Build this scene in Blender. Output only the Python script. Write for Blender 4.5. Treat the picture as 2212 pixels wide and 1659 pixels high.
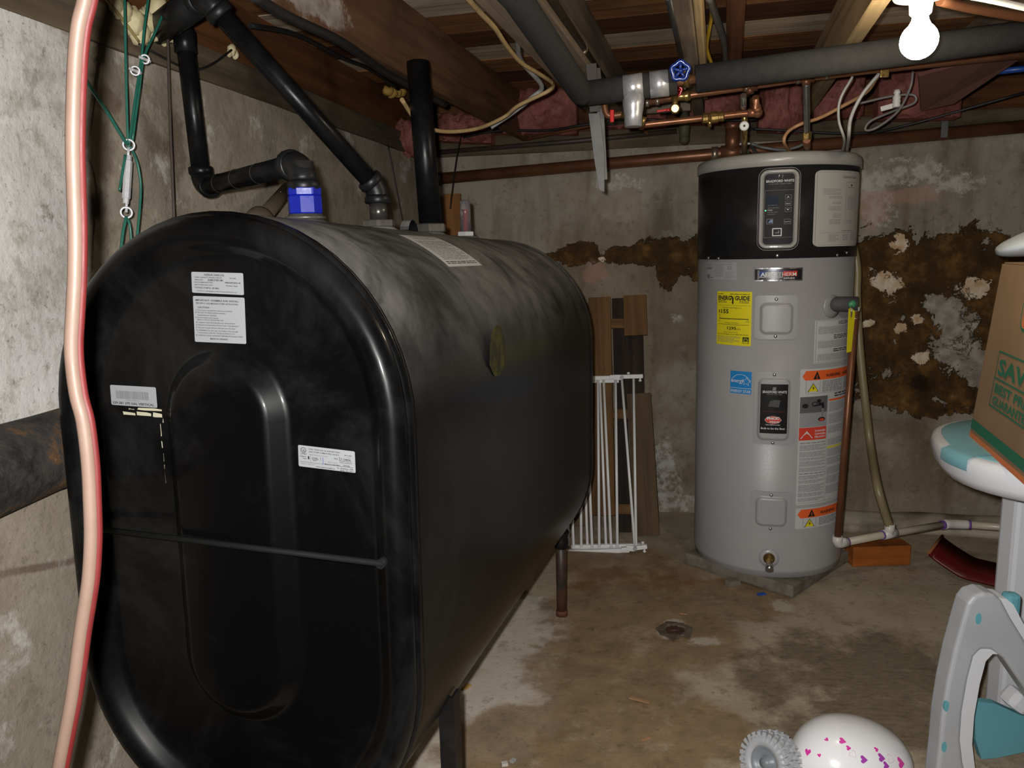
import bpy, bmesh, math, random
from mathutils import Vector, Matrix, noise
random.seed(7)
for o in list(bpy.data.objects): bpy.data.objects.remove(o)
SC = bpy.context.scene
COL = SC.collection
# ------------------------------------------------------------------ camera
F, PITCH, ROLL, EYE = 1688.8, .1694, -.0255, 1.2938
_c, _s, _cr, _sr = math.cos(PITCH), math.sin(PITCH), math.cos(ROLL), math.sin(ROLL)
FWD = Vector((0, _c, -_s)); _u = Vector((0, _s, _c)); _r = Vector((1, 0, 0))
RT = _cr*_r + _sr*_u; UP = -_sr*_r + _cr*_u
CAM = Vector((0, 0, EYE))
cd = bpy.data.cameras.new('camera'); cd.sensor_fit = 'HORIZONTAL'; cd.sensor_width = 36; cd.lens = 36*F/2212
cd.clip_start = .02
cam = bpy.data.objects.new('camera', cd); COL.objects.link(cam)
cam.matrix_world = Matrix(((RT.x, UP.x, -FWD.x, 0), (RT.y, UP.y, -FWD.y, 0), (RT.z, UP.z, -FWD.z, EYE), (0, 0, 0, 1)))
SC.camera = cam
# ------------------------------------------------------------------ world, lights, exposure
w = bpy.data.worlds.new('world'); SC.world = w; w.use_nodes = True
w.node_tree.nodes['Background'].inputs[0].default_value = (.02, .019, .018, 1)
w.node_tree.nodes['Background'].inputs[1].default_value = .35
fl = bpy.data.lights.new('camera_flash', 'SPOT'); fl.energy = 150; fl.color = (1, .98, .95); fl.shadow_soft_size = .012
flo = bpy.data.objects.new('camera_flash', fl); COL.objects.link(flo)
fl.spot_size = math.radians(104); fl.spot_blend = .55
flo.rotation_euler = (math.pi/2-PITCH, 0, 0)
flo.location = CAM + RT*(-.034) + UP*.03 - FWD*.005
BULB_STRENGTH = 140
SC.view_settings.view_transform = 'Standard'
SC.view_settings.look = 'None'
SC.view_settings.gamma = 1
SC.view_settings.use_curve_mapping = False
SC.view_settings.exposure = 0.0
# ------------------------------------------------------------------ pixel geometry helpers
def ray(x, y): return FWD + RT*((x-1106)/F) - UP*((y-829.5)/F)
def atY(x, y, Y): d = ray(x, y); return CAM + d*(Y/d.y)
def atZ(x, y, z): d = ray(x, y); return CAM + d*((z-EYE)/d.z)
def onplane(x, y, n, d0): d = ray(x, y); n = Vector(n); return CAM + d*((d0-n.dot(CAM))/n.dot(d))
TW = .2
WU = Vector((math.cos(TW), -math.sin(TW), 0)); WN = Vector((math.sin(TW), math.cos(TW), 0))
U0, U1, V0, V1 = -1.184, 2.9, -1.5, 3.78
WALLTOP = 1.745
def bw(x, y, off=0): return onplane(x, y, WN, V1-off)       # a point on the back wall (or off in front of it)
def lw(x, y, off=0): return onplane(x, y, WU, U0+off)       # a point on the left wall
def W(u, v, z): return WU*u + WN*v + Vector((0, 0, z))
TJ = .26
JU = Vector((math.cos(TJ), -math.sin(TJ), 0)); JV = Vector((math.sin(TJ), math.cos(TJ), 0))
def J(u, v, z): return JU*u + JV*v + Vector((0, 0, z))
# ------------------------------------------------------------------ materials
def lin(c):
    if isinstance(c, str):
        c = [int(c[i:i+2], 16)/255 for i in (0, 2, 4)]
        c = [(v/12.92 if v <= .04045 else ((v+.055)/1.055)**2.4) for v in c]
    return (c[0], c[1], c[2], 1)
class NT:
    def __init__(s, name):
        s.m = bpy.data.materials.new(name); s.m.use_nodes = True; s.t = s.m.node_tree; s.n = s.t.nodes
        s.b = s.n['Principled BSDF']; s.tc = s.n.new('ShaderNodeTexCoord'); s.obj = s.tc.outputs['Object']
    def link(s, a, b): s.t.links.new(a, b)
    def new(s, typ, **kw):
        n = s.n.new(typ)
        for k, v in kw.items(): setattr(n, k, v)
        return n
    def mapping(s, loc=(0,0,0), rot=(0,0,0), scale=(1,1,1), typ='POINT', src=None):
        n = s.new('ShaderNodeMapping', vector_type=typ)
        n.inputs['Location'].default_value = loc; n.inputs['Rotation'].default_value = rot; n.inputs['Scale'].default_value = scale
        s.link(src or s.obj, n.inputs['Vector']); return n.outputs[0]
    def noise(s, scale, detail=6, rough=.6, src=None, dist=0):
        n = s.new('ShaderNodeTexNoise'); n.inputs['Scale'].default_value = scale; n.inputs['Detail'].default_value = detail
        n.inputs['Roughness'].default_value = rough; n.inputs['Distortion'].default_value = dist
        s.link(src or s.obj, n.inputs['Vector']); return n.outputs[0]
    def math(s, op, a, b=None, clamp=False):
        n = s.new('ShaderNodeMath', operation=op, use_clamp=clamp)
        for i, v in enumerate((a, b)):
            if v is None: continue
            if isinstance(v, (int, float)): n.inputs[i].default_value = v
            else: s.link(v, n.inputs[i])
        return n.outputs[0]
    def rng(s, v, a, b, c=0, d=1, smooth=True):
        n = s.new('ShaderNodeMapRange', interpolation_type='SMOOTHSTEP' if smooth else 'LINEAR')
        for i, q in enumerate((a, b, c, d)): n.inputs[i+1].default_value = q
        s.link(v, n.inputs[0]); return n.outputs[0]
    def mix(s, f, a, b):
        n = s.new('ShaderNodeMix', data_type='RGBA')
        for i, v in ((0, f), (6, a), (7, b)):
            if isinstance(v, (int, float)): n.inputs[i].default_value = v
            elif isinstance(v, (tuple, list, str)): n.inputs[i].default_value = lin(v)
            else: s.link(v, n.inputs[i])
        return n.outputs[2]
    def ramp(s, v, stops):
        n = s.new('ShaderNodeValToRGB'); cr = n.color_ramp
        while len(cr.elements) < len(stops): cr.elements.new(.5)
        for e, (p, c) in zip(cr.elements, stops): e.position = p; e.color = lin(c)
        s.link(v, n.inputs[0]); return n.outputs[0]
    def bump(s, h, strength=.4, dist=.01):
        n = s.new('ShaderNodeBump'); n.inputs['Strength'].default_value = strength; n.inputs['Distance'].default_value = dist
        s.link(h, n.inputs['Height']); s.link(n.outputs[0], s.b.inputs['Normal'])
    def blobs(s, lst, axis, nz, amp=.5, soft=.12):
        """lst of (a, b, ra, rb[, rot]) ellipses in the surface's own plane; edge broken up by the noise nz"""
        cur = None
        for q in lst:
            a, b, ra, rb = q[:4]; rot = q[4] if len(q) > 4 else 0
            if axis == 'xz': v = s.mapping((a, 0, b), (0, rot, 0), (ra, 1e4, rb), 'TEXTURE')
            elif axis == 'yz': v = s.mapping((0, a, b), (rot, 0, 0), (1e4, ra, rb), 'TEXTURE')
            else: v = s.mapping((a, b, 0), (0, 0, rot), (ra, rb, 1e4), 'TEXTURE')
            n = s.new('ShaderNodeVectorMath', operation='LENGTH'); s.link(v, n.inputs[0]); l = n.outputs['Value']
            cur = l if cur is None else s.math('MINIMUM', cur, l)
        nn = s.math('MULTIPLY', s.math('SUBTRACT', nz, .5), amp*5)
        return s.rng(s.math('ADD', cur, nn), 1+soft, 1-soft)
    def grime(s, col, lay):
        for sc, lo, hi, amt, c in lay: col = s.mix(s.math('MULTIPLY', s.rng(s.noise(sc, 9, .74), lo, hi), amt), col, c)
        return col
    def out(s, col=None, rough=None, metal=0, spec=.5, coat=0):
        if col is not None:
            if isinstance(col, (tuple, list, str)): s.b.inputs['Base Color'].default_value = lin(col)
            else: s.link(col, s.b.inputs['Base Color'])
        if rough is not None:
            if isinstance(rough, (int, float)): s.b.inputs['Roughness'].default_value = rough
            else: s.link(rough, s.b.inputs['Roughness'])
        s.b.inputs['Metallic'].default_value = metal
        s.b.inputs['Specular IOR Level'].default_value = spec
        if coat: s.b.inputs['Coat Weight'].default_value = coat; s.b.inputs['Coat Roughness'].default_value = .08
        return s.m
MATS = {}
def plain(name, c, rough=.5, metal=0, c2=None, ns=12, amt=.6, bump=0, bs=200, spec=.5, coat=0):
    if name in MATS: return MATS[name]
    n = NT(name)
    col = n.mix(n.math('MULTIPLY', n.rng(n.noise(ns), .4, .7), amt), c, c2 if c2 else tuple(v*.75 for v in lin(c)[:3]))
    rg = n.rng(n.noise(ns*3), .3, .7, max(.02, rough-.06), min(1, rough+.06))
    if bump: n.bump(n.noise(bs, 3), bump, .003)
    MATS[name] = n.out(col, rg, metal, spec, coat); return MATS[name]
def flat(name, c, rough=.55, spec=.3):
    if name in MATS: return MATS[name]
    n = NT(name); MATS[name] = n.out(c, rough, 0, spec); return MATS[name]
def wood(name, c1, c2, c3, rough=.8, grain=9, dirt=.5, spots=0):
    if name in MATS: return MATS[name]
    n = NT(name)
    info = n.new('ShaderNodeObjectInfo')
    off = n.new('ShaderNodeVectorMath', operation='ADD'); n.link(n.obj, off.inputs[0])
    cmb = n.new('ShaderNodeCombineXYZ')
    rv = n.math('MULTIPLY', info.outputs['Random'], 37.0)
    n.link(rv, cmb.inputs[0]); n.link(rv, cmb.inputs[1]); n.link(cmb.outputs[0], off.inputs[1])
    gr = n.noise(1, 5, .65, n.mapping(scale=(1.2, grain*3.2, grain*3.2), src=off.outputs[0]), .4)
    big = n.noise(3.2, 5, .6, off.outputs[0])
    col = n.ramp(gr, [(.28, c1), (.5, c2), (.74, c3)])
    col = n.mix(n.math('MULTIPLY', n.rng(big, .45, .7), dirt), col, tuple(v*.3 for v in lin(c1)[:3]))
    col = n.mix(n.math('MULTIPLY', n.rng(n.noise(60, 3, .5, off.outputs[0]), .62, .8), .4), col, tuple(v*.35 for v in lin(c1)[:3]))
    n.bump(gr, .5, .004)
    MATS[name] = n.out(col, rough, 0, .25); return MATS[name]
# ------------------------------------------------------------------ mesh builder
MW = {}
def catmull(pts, n=8):
    p = [Vector(q) for q in pts]
    if len(p) < 3: return p
    e = [p[0]*2-p[1]] + p + [p[-1]*2-p[-2]]
    out = []
    for i in range(1, len(e)-2):
        a, b, c, d = e[i-1], e[i], e[i+1], e[i+2]
        for k in range(n):
            t = k/n
            out.append(.5*((2*b)+(c-a)*t+(2*a-5*b+4*c-d)*t*t+(3*b-a-3*c+d)*t**3))
    out.append(p[-1]); return out
class MB:
    def __init__(s): s.v = []; s.f = []; s.mi = []; s.sm = []; s.mats = []
    def slot(s, m):
        if m is None: return 0
        if m not in s.mats: s.mats.append(m)
        return s.mats.index(m)
    def add(s, verts, faces, m=None, smooth=False):
        b = len(s.v); k = s.slot(m)
        s.v += [Vector(q) for q in verts]
        for f in faces: s.f.append([i+b for i in f]); s.mi.append(k); s.sm.append(smooth)
        return s
    def box(s, c, d, ex=(1,0,0), ey=(0,1,0), ez=(0,0,1), bev=.0, m=None):
        c = Vector(c); ex, ey, ez = Vector(ex), Vector(ey), Vector(ez)
        hx, hy, hz = d[0]/2, d[1]/2, d[2]/2
        if bev <= 0:
            V = [c+ex*(x*hx)+ey*(y*hy)+ez*(z*hz) for x in (-1,1) for y in (-1,1) for z in (-1,1)]
            return s.add(V, [(0,1,3,2),(4,6,7,5),(0,4,5,1),(2,3,7,6),(0,2,6,4),(1,5,7,3)], m)
        bm = bmesh.new(); bmesh.ops.create_cube(bm, size=1)
        for q in bm.verts: q.co = Vector((q.co.x*d[0], q.co.y*d[1], q.co.z*d[2]))
        bmesh.ops.bevel(bm, geom=bm.edges[:], offset=bev, segments=2, affect='EDGES', profile=.6)
        bm.verts.index_update()
        V = [c+ex*q.co.x+ey*q.co.y+ez*q.co.z for q in bm.verts]; Fc = [[q.index for q in f.verts] for f in bm.faces]
        bm.free(); return s.add(V, Fc, m, False)
    def bar(s, a, b, wd, th, up=(0,0,1), bev=0, m=None):
        a, b = Vector(a), Vector(b); ex = (b-a).normalized(); ey = Vector(up).cross(ex)
        if ey.length < 1e-4: ey = Vector((1,0,0)).cross(ex)
        ey.normalize(); ez = ex.cross(ey)
        return s.box((a+b)/2, ((b-a).length, wd, th), ex, ey, ez, bev, m)
    def tube(s, pts, r, n=12, caps=True, m=None, smooth=True):
        P = [Vector(q) for q in pts]; R = r if isinstance(r, (list, tuple)) else [r]*len(P)
        T = [(P[min(i+1, len(P)-1)]-P[max(i-1, 0)]).normalized() for i in range(len(P))]
        up = Vector((0,0,1)) if abs(T[0].z) < .9 else Vector((1,0,0))
        nx = T[0].cross(up).normalized(); V = []
        for i, p in enumerate(P):
            nx = (nx-T[i]*nx.dot(T[i])).normalized(); ny = T[i].cross(nx)
            V += [p+(nx*math.cos(2*math.pi*k/n)+ny*math.sin(2*math.pi*k/n))*R[i] for k in range(n)]
        Fc = [(i*n+k, i*n+(k+1)%n, (i+1)*n+(k+1)%n, (i+1)*n+k) for i in range(len(P)-1) for k in range(n)]
        s.add(V, Fc, m, smooth)
        if caps:
            b = len(s.v)-len(V); k = s.slot(m)
            s.f.append([b+i for i in range(n)][::-1]); s.mi.append(k); s.sm.append(False)
            s.f.append([b+(len(P)-1)*n+i for i in range(n)]); s.mi.append(k); s.sm.append(False)
        return s
    def cyl(s, a, b, r, r2=None, n=20, m=None): return s.tube([a, b], [r, r if r2 is None else r2], n, True, m)
    def lathe(s, o, ax, prof, n=32, m=None, smooth=True, caps=True):
        """prof: list of (along, radius)"""
        o = Vector(o); ax = Vector(ax).normalized(); h = Vector((1,0,0)) if abs(ax.x) < .8 else Vector((0,1,0))
        e1 = ax.cross(h).normalized(); e2 = ax.cross(e1)
        V = [o+ax*a+(e1*math.cos(2*math.pi*k/n)+e2*math.sin(2*math.pi*k/n))*r for a, r in prof for k in range(n)]
        Fc = [(i*n+k, i*n+(k+1)%n, (i+1)*n+(k+1)%n, (i+1)*n+k) for i in range(len(prof)-1) for k in range(n)]
        b0 = len(s.v); s.add(V, Fc, m, smooth); k0 = s.slot(m)
        if caps:
            s.f.append([b0+i for i in range(n)][::-1]); s.mi.append(k0); s.sm.append(False)
            s.f.append([b0+(len(prof)-1)*n+i for i in range(n)]); s.mi.append(k0); s.sm.append(False)
        return s
    def prism(s, poly, o, ex, ey, th, m=None, smooth=False):
        o, ex, ey = Vector(o), Vector(ex), Vector(ey); ez = ex.cross(ey).normalized(); n = len(poly)
        V = [o+ex*x+ey*y for x, y in poly] + [o+ex*x+ey*y+ez*th for x, y in poly]
        return s.add(V, [list(range(n))[::-1], list(range(n, 2*n))] + [(i, (i+1)%n, n+(i+1)%n, n+i) for i in range(n)], m, smooth)
    def ball(s, c, r, n=12, m=None, sx=(1,1,1), wob=0, seed=0, ex=None):
        c = Vector(c); h = n; V = []; Fc = []
        for i in range(h+1):
            t = math.pi*i/h
            for k in range(2*n):
                a = math.pi*k/n
                d = Vector((math.sin(t)*math.cos(a)*sx[0], math.sin(t)*math.sin(a)*sx[1], math.cos(t)*sx[2]))
                rr = r*(1+wob*noise.noise(d*2.3+Vector((seed*3.1, seed, 0)))) if wob else r
                d = d*rr
                V.append(c+(d if ex is None else ex @ d))
        m2 = 2*n
        Fc = [(i*m2+k, (i+1)*m2+k, (i+1)*m2+(k+1)%m2, i*m2+(k+1)%m2) for i in range(h) for k in range(m2)]
        return s.add(V, Fc, m, True)
    def torus(s, c, ax, R, r, n=28, k=10, m=None):
        c = Vector(c); ax = Vector(ax).normalized(); h = Vector((1,0,0)) if abs(ax.x) < .8 else Vector((0,1,0))
        e1 = ax.cross(h).normalized(); e2 = ax.cross(e1); V = []
        for i in range(n):
            a = 2*math.pi*i/n; d = e1*math.cos(a)+e2*math.sin(a)
            V += [c+d*(R+r*math.cos(2*math.pi*j/k))+ax*(r*math.sin(2*math.pi*j/k)) for j in range(k)]
        return s.add(V, [(i*k+j, ((i+1)%n)*k+j, ((i+1)%n)*k+(j+1)%k, i*k+(j+1)%k) for i in range(n) for j in range(k)], m, True)
    def build(s, name, mt=None, parent=None, frame=None, label=None):
        me = bpy.data.meshes.new(name)
        if frame is None:
            if parent is not None: o0 = MW[parent.name].translation
            else:
                lo = [min(q[i] for q in s.v) for i in range(3)]; hi = [max(q[i] for q in s.v) for i in range(3)]
                o0 = Vector(((lo[0]+hi[0])/2, (lo[1]+hi[1])/2, lo[2]))
            frame = Matrix.Translation(o0)
        inv = frame.inverted(); V = [inv @ q for q in s.v]
        me.from_pydata([tuple(q) for q in V], [], s.f)
        if mt is not None: me.materials.append(mt)
        else:
            for q in s.mats: me.materials.append(q)
        me.polygons.foreach_set('use_smooth', s.sm)
        if mt is None: me.polygons.foreach_set('material_index', s.mi)
        me.validate(); me.update()
        if not getattr(s, 'noflip', False):
            bm = bmesh.new(); bm.from_mesh(me); bmesh.ops.recalc_face_normals(bm, faces=bm.faces); bm.to_mesh(me); bm.free()
        o = bpy.data.objects.new(name, me); COL.objects.link(o)
        if parent is not None:
            o.parent = parent; o.matrix_local = MW[parent.name].inverted() @ frame
        else: o.matrix_world = frame
        MW[o.name] = frame.copy()
        if label: o['label'] = label
        return o
def frame(o, ex, ey, ez):
    o, ex, ey, ez = Vector(o), Vector(ex), Vector(ey), Vector(ez)
    return Matrix(((ex.x, ey.x, ez.x, o.x), (ex.y, ey.y, ez.y, o.y), (ex.z, ey.z, ez.z, o.z), (0,0,0,1)))
def tag(o, label, cat, group=None):
    o['label'] = label; o['category'] = cat
    if group: o['group'] = group
    return o
def struct(o): o['kind'] = 'structure'; return o
def thing(name, loc, label, cat, group=None):
    o = bpy.data.objects.new(name, None); o.empty_display_size = .05; COL.objects.link(o); o.location = loc
    MW[o.name] = Matrix.Translation(loc); return tag(o, label, cat, group)
def board(name, mt, parent, a, b, wd, th, up=(0,0,1), bev=.003):
    """a plank from a to b, its grain along its own x"""
    a, b = Vector(a), Vector(b); ex = (b-a).normalized(); ey = Vector(up).cross(ex).normalized(); ez = ex.cross(ey)
    mb = MB(); mb.bar(a, b, wd, th, up, bev)
    return mb.build(name, mt, parent, frame((a+b)/2, ex, ey, ez))
# ================================================================== THE ROOM
def uz(px, py): p = bw(px, py); return WU.dot(p), p.z
def vz(px, py): p = lw(px, py); return WN.dot(p), p.z
def fxy(px, py): p = atZ(px, py, 0); return p.x, p.y
def blob_wall(l):   # (px, py, rx_px, ry_px) on the back wall -> wall metres
    out = []
    for q in l:
        u, z = uz(q[0], q[1]); u2, _ = uz(q[0]+q[2], q[1]); _, z2 = uz(q[0], q[1]-q[3])
        out.append((u, z, abs(u2-u), abs(z2-z)) + tuple(q[4:]))
    return out
def blob_floor(l):
    out = []
    for q in l:
        x, y = fxy(q[0], q[1]); x2, _ = fxy(q[0]+q[2], q[1]); _, y1 = fxy(q[0], q[1]-q[3]); _, y2 = fxy(q[0], q[1]+q[3])
        out.append((x, y, abs(x2-x), abs(y1-y2)/2) + tuple(q[4:]))
    return out
def blob_left(l):
    out = []
    for q in l:
        v, z = vz(q[0], q[1]); v2, _ = vz(q[0]+q[2], q[1]); _, z2 = vz(q[0], q[1]-q[3])
        out.append((v, z, abs(v2-v), abs(z2-z)) + tuple(q[4:]))
    return out
# --- back wall: old parged concrete, a brown area where the parging has come away, white salts
n = NT('old_concrete_back'); nz = n.noise(7, 8, .68); nf = n.noise(45, 6, .65); nb = n.noise(2.2, 5, .6)
str_ = n.noise(1, 5, .6, n.mapping(scale=(9, 9, 1.1)))
base = n.ramp(nb, [(.3, '7d7466'), (.5, '988f82'), (.72, '837866')])
base = n.mix(n.math('MULTIPLY', n.rng(str_, .45, .7), .6), base, '5f5240')
base = n.mix(n.math('MULTIPLY', n.rng(nf, .55, .8), .35), base, '9c9589')
low = n.blobs(blob_wall([(1430, 900, 190, 260), (1960, 1010, 230, 110), (1230, 900, 120, 300), (1400, 640, 150, 120), (1300, 720, 150, 200)]), 'xz', nz, .5, .5)
base = n.mix(n.math('MULTIPLY', low, .5), base, n.ramp(n.noise(3.4, 8, .7), [(.35, '5d4a30'), (.55, '7a684c'), (.7, '8f8069')]))
base = n.grime(base, [(1.7, .5, .66, .45, 'aaa296'), (3.1, .52, .66, .55, '5b5040'), (9, .54, .66, .5, '5f5545'), (26, .56, .68, .45, '4d4335'), (5, .56, .68, .4, 'b2aa9c')])
peel = n.blobs(blob_wall([(1430, 545, 75, 32), (1250, 548, 70, 22), (1340, 552, 60, 18), (1530, 555, 60, 55), (1440, 590, 25, 40),
    (1960, 565, 140, 55), (2120, 600, 120, 90), (1900, 680, 70, 120), (1990, 750, 90, 110), (2090, 830, 110, 60), (1970, 840, 80, 45),
    (1880, 600, 60, 100), (2190, 580, 80, 70), (1850, 740, 40, 90), (2010, 640, 70, 60), (2200, 700, 90, 140), (2010, 880, 50, 22)]), 'xz', n.noise(8, 10, .72, None, .5), .62, .04)
patch = n.blobs(blob_wall([(2060, 720, 45, 75), (2100, 770, 50, 40), (2030, 660, 30, 20), (2120, 800, 30, 30)]), 'xz', n.noise(11, 10, .75, None, .4), .8, .05)
cream = n.blobs(blob_wall([(1915, 612, 36, 24, .5), (2110, 622, 38, 20), (1943, 525, 18, 18), (1985, 690, 14, 10), (1945, 710, 16, 10), (1995, 770, 18, 14), (1300, 560, 9, 6), (1870, 700, 18, 8)]), 'xz', n.noise(19, 10, .75, None, .5), 1.0, .07)
brown = n.ramp(n.noise(11, 7, .7), [(.3, '2f2112'), (.5, '4a361c'), (.62, '6b4c28'), (.78, '8b714c')])
col = n.mix(peel, base, brown)
col = n.mix(n.math('MULTIPLY', patch, .9), col, n.ramp(n.noise(20), [(.35, '847a70'), (.65, 'b3aca0')]))
col = n.mix(cream, col, n.ramp(n.noise(24), [(.35, 'c09b73'), (.65, 'dfd3be')]))
hole = n.blobs(blob_wall([(1985, 826, 24, 17)]), 'xz', nz, .4, .2)
col = n.mix(n.math('MULTIPLY', hole, .8), col, '1c140b')
salt = n.blobs(blob_wall([(1880, 400, 40, 35, -.5), (1960, 370, 70, 26), (2060, 395, 60, 22), (1900, 440, 30, 50), (1440, 1060, 26, 42), (1465, 1090, 40, 14), (1435, 1000, 18, 40), (1340, 395, 40, 16), (1465, 690, 14, 12)]), 'xz', n.noise(16, 9, .78), 1.1, .25)
col = n.mix(n.math('MULTIPLY', salt, n.math('MULTIPLY', n.rng(n.noise(22, 8, .7), .36, .6), .85)), col, 'bdbab3')
pinkb = n.blobs(blob_wall([(1880, 460, 34, 30), (1285, 590, 22, 25), (1960, 420, 90, 16)]), 'xz', nz, .8, .3)
col = n.mix(n.math('MULTIPLY', pinkb, .45), col, 'b58a78')
h = n.math('SUBTRACT', n.math('MULTIPLY', nf, .35), n.math('MULTIPLY', peel, .55))
h = n.math('ADD', h, n.math('MULTIPLY', cream, .4)); h = n.math('ADD', h, n.math('MULTIPLY', patch, .4))
n.bump(h, 1.0, .016); M_BACK = n.out(col, .92, 0, .2)
# --- left wall: concrete, coloured paler near the camera, browner beyond
n = NT('old_concrete_left'); nz = n.noise(6, 8, .68); nf = n.noise(55, 6, .65); nb = n.noise(2.6, 6, .62)
base = n.ramp(nb, [(.3, '7d7364'), (.5, '958b7d'), (.7, '7f7363')])
pale = n.blobs(blob_left([(40, 300, 135, 420), (60, 700, 140, 220), (20, 520, 170, 330), (110, 110, 60, 60)]), 'yz', nz, .3, .12)
base = n.mix(pale, base, n.ramp(n.noise(14, 6, .7), [(.32, 'a39d94'), (.48, 'c3bfba'), (.7, 'cfccc8')]))
speck = n.math('MULTIPLY', n.rng(n.noise(90, 4, .7), .6, .72), .7)
base = n.mix(speck, base, '6c6454')
stain = n.blobs(blob_left([(330, 290, 40, 60), (230, 215, 26, 22), (220, 330, 30, 60), (380, 300, 22, 60), (300, 60, 150, 26), (215, 470, 16, 70), (60, 1230, 200, 10, -.25)]), 'yz', nz, .9, .4)
col = n.mix(n.math('MULTIPLY', stain, .6), base, '4a3626')
strk = n.noise(1, 5, .6, n.mapping(scale=(30, 30, 1.6)))
col = n.mix(n.math('MULTIPLY', n.rng(strk, .52, .8), .4), col, '776d5d')
col = n.grime(col, [(3.3, .52, .66, .5, '7c7162'), (7, .54, .66, .5, '6d6353'), (18, .56, .67, .55, '5f5646'), (5, .55, .66, .45, 'd6d3ce'), (60, .58, .68, .5, '50473a')])
n.bump(n.math('ADD', n.math('MULTIPLY', nf, .5), nz), .5, .01); M_LEFT = n.out(col, .92, 0, .2)
# --- floor: brown-grey slab with damp stains
n = NT('old_concrete_floor'); nz = n.noise(4.5, 8, .66); nf = n.noise(60, 6, .7); nb = n.noise(2.4, 6, .62)
base = n.ramp(nb, [(.3, '97886f'), (.5, 'b0a28c'), (.7, '9d8c73')])
palef = n.blobs(blob_floor([(1080, 1480, 130, 130), (1130, 1340, 110, 60), (960, 1600, 70, 90), (1000, 1560, 120, 60)]), 'xy', nz, .3, .08)
base = n.mix(palef, base, n.ramp(n.noise(13, 5), [(.35, 'bdb2a3'), (.65, 'cec4b6')]))
wet = n.blobs(blob_floor([(1360, 1320, 180, 90), (1300, 1450, 170, 90), (1460, 1370, 150, 80), (1270, 1600, 330, 110), (1500, 1575, 120, 75), (1560, 1290, 140, 50), (1330, 1210, 120, 45), (1120, 1560, 110, 45)]), 'xy', nz, .28, .16)
wetc = n.ramp(n.noise(9, 7, .68), [(.3, '69543a'), (.52, '8a7050'), (.72, 'a08661')])
col = n.mix(n.math('MULTIPLY', wet, .8), base, wetc)
col = n.grime(col, [(2.6, .52, .68, .45, '6b5a43'), (6, .53, .66, .45, 'b9ab94'), (13, .54, .66, .5, '5f4e38'), (34, .57, .68, .5, '4b3c2a'), (4.1, .55, .68, .4, '7b5c38')])
rust = n.blobs(blob_floor([(1480, 1250, 80, 22), (1330, 1245, 60, 16), (1260, 1250, 40, 20)]), 'xy', nz, .8, .5)
col = n.mix(n.math('MULTIPLY', rust, .5), col, '7a4a22')
dirtf = n.blobs(blob_floor([(1880, 1450, 200, 90, .3), (1760, 1420, 90, 40), (1960, 1560, 120, 90), (1840, 1560, 160, 60), (1650, 1480, 60, 60)]), 'xy', n.noise(7, 9, .72), .75, .45)
col = n.mix(n.math('MULTIPLY', dirtf, .75), col, n.ramp(n.noise(26, 6, .7, n.mapping(rot=(0, 0, .5), scale=(1, 3, 1))), [(.35, '40372a'), (.65, '75644c')]))
white = n.blobs(blob_floor([(1690, 1308, 22, 14), (1520, 1385, 42, 9), (1460, 1345, 20, 7), (1430, 1370, 12, 10)]), 'xy', n.noise(18, 8, .75), .8, .3)
col = n.mix(n.math('MULTIPLY', white, .75), col, 'c2b8a8')
col = n.mix(n.math('MULTIPLY', n.rng(nf, .62, .75), .55), col, '3f3122')
col = n.mix(n.math('MULTIPLY', n.rng(n.noise(120, 3, .6), .68, .78), .5), col, 'cfc4b0')
n.bump(n.math('ADD', nf, n.math('MULTIPLY', nz, 1.2)), .3, .006)
rg = n.math('SUBTRACT', .88, n.math('MULTIPLY', wet, .3)); M_FLOOR = n.out(col, rg, 0, .35)
M_PLAINWALL = plain('plain_concrete', '9a9183', .92, c2='6f6555', ns=4, bump=.4, bs=60)
def relief(nu, nv, u0, u1, v0, v1, fn):
    V = [fn(u0+(u1-u0)*i/nu, v0+(v1-v0)*j/nv) for j in range(nv+1) for i in range(nu+1)]
    Fc = [(j*(nu+1)+i, j*(nu+1)+i+1, (j+1)*(nu+1)+i+1, (j+1)*(nu+1)+i) for j in range(nv) for i in range(nu)]
    return V, Fc
def slab(name, mt, grid, outward, fr):
    """a gently uneven face backed by a solid slab"""
    nu, nv, u0, u1, v0, v1, fn = grid; V, Fc = relief(*grid); m = MB(); m.add(V, Fc, None, True)
    c = [fn(u0, v0), fn(u1, v0), fn(u1, v1), fn(u0, v1)]; B = [q+outward for q in c]
    m.add(c+B, [(4, 5, 6, 7), (0, 1, 5, 4), (1, 2, 6, 5), (2, 3, 7, 6), (3, 0, 4, 7)])
    return struct(m.build(name, mt, None, fr))
RF = frame((0, 0, 0), WU, WN, (0, 0, 1))
def wv(p, a, s): return a*noise.fractal(p*s, 1, 2, 3)
slab('wall_back', M_BACK, (150, 60, U0-.02, U1, -.02, WALLTOP, lambda u, z: W(u, V1+wv(Vector((u, 3, z)), .010, 2.2), z)), WN*.25, RF)
slab('wall_left', M_LEFT, (150, 60, V0, V1+.02, -.02, WALLTOP, lambda v, z: W(U0+wv(Vector((7, v, z)), .010, 2.2), v, z)), WU*-.25, RF)
slab('wall_right', M_PLAINWALL, (20, 10, V0, V1+.02, -.02, 2.1, lambda v, z: W(U1, v, z)), WU*.25, RF)
slab('wall_front', M_PLAINWALL, (20, 10, U0, U1, -.02, 2.1, lambda u, z: W(u, V0, z)), WN*-.25, RF)
slab('floor', M_FLOOR, (160, 200, U0-.05, U1+.05, V0-.05, V1+.05, lambda u, v: W(u, v, wv(Vector((u, v, 1)), .004, 2.5))), Vector((0, 0, -.2)), frame((0, 0, 0), (1, 0, 0), (0, 1, 0), (0, 0, 1)))
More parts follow.
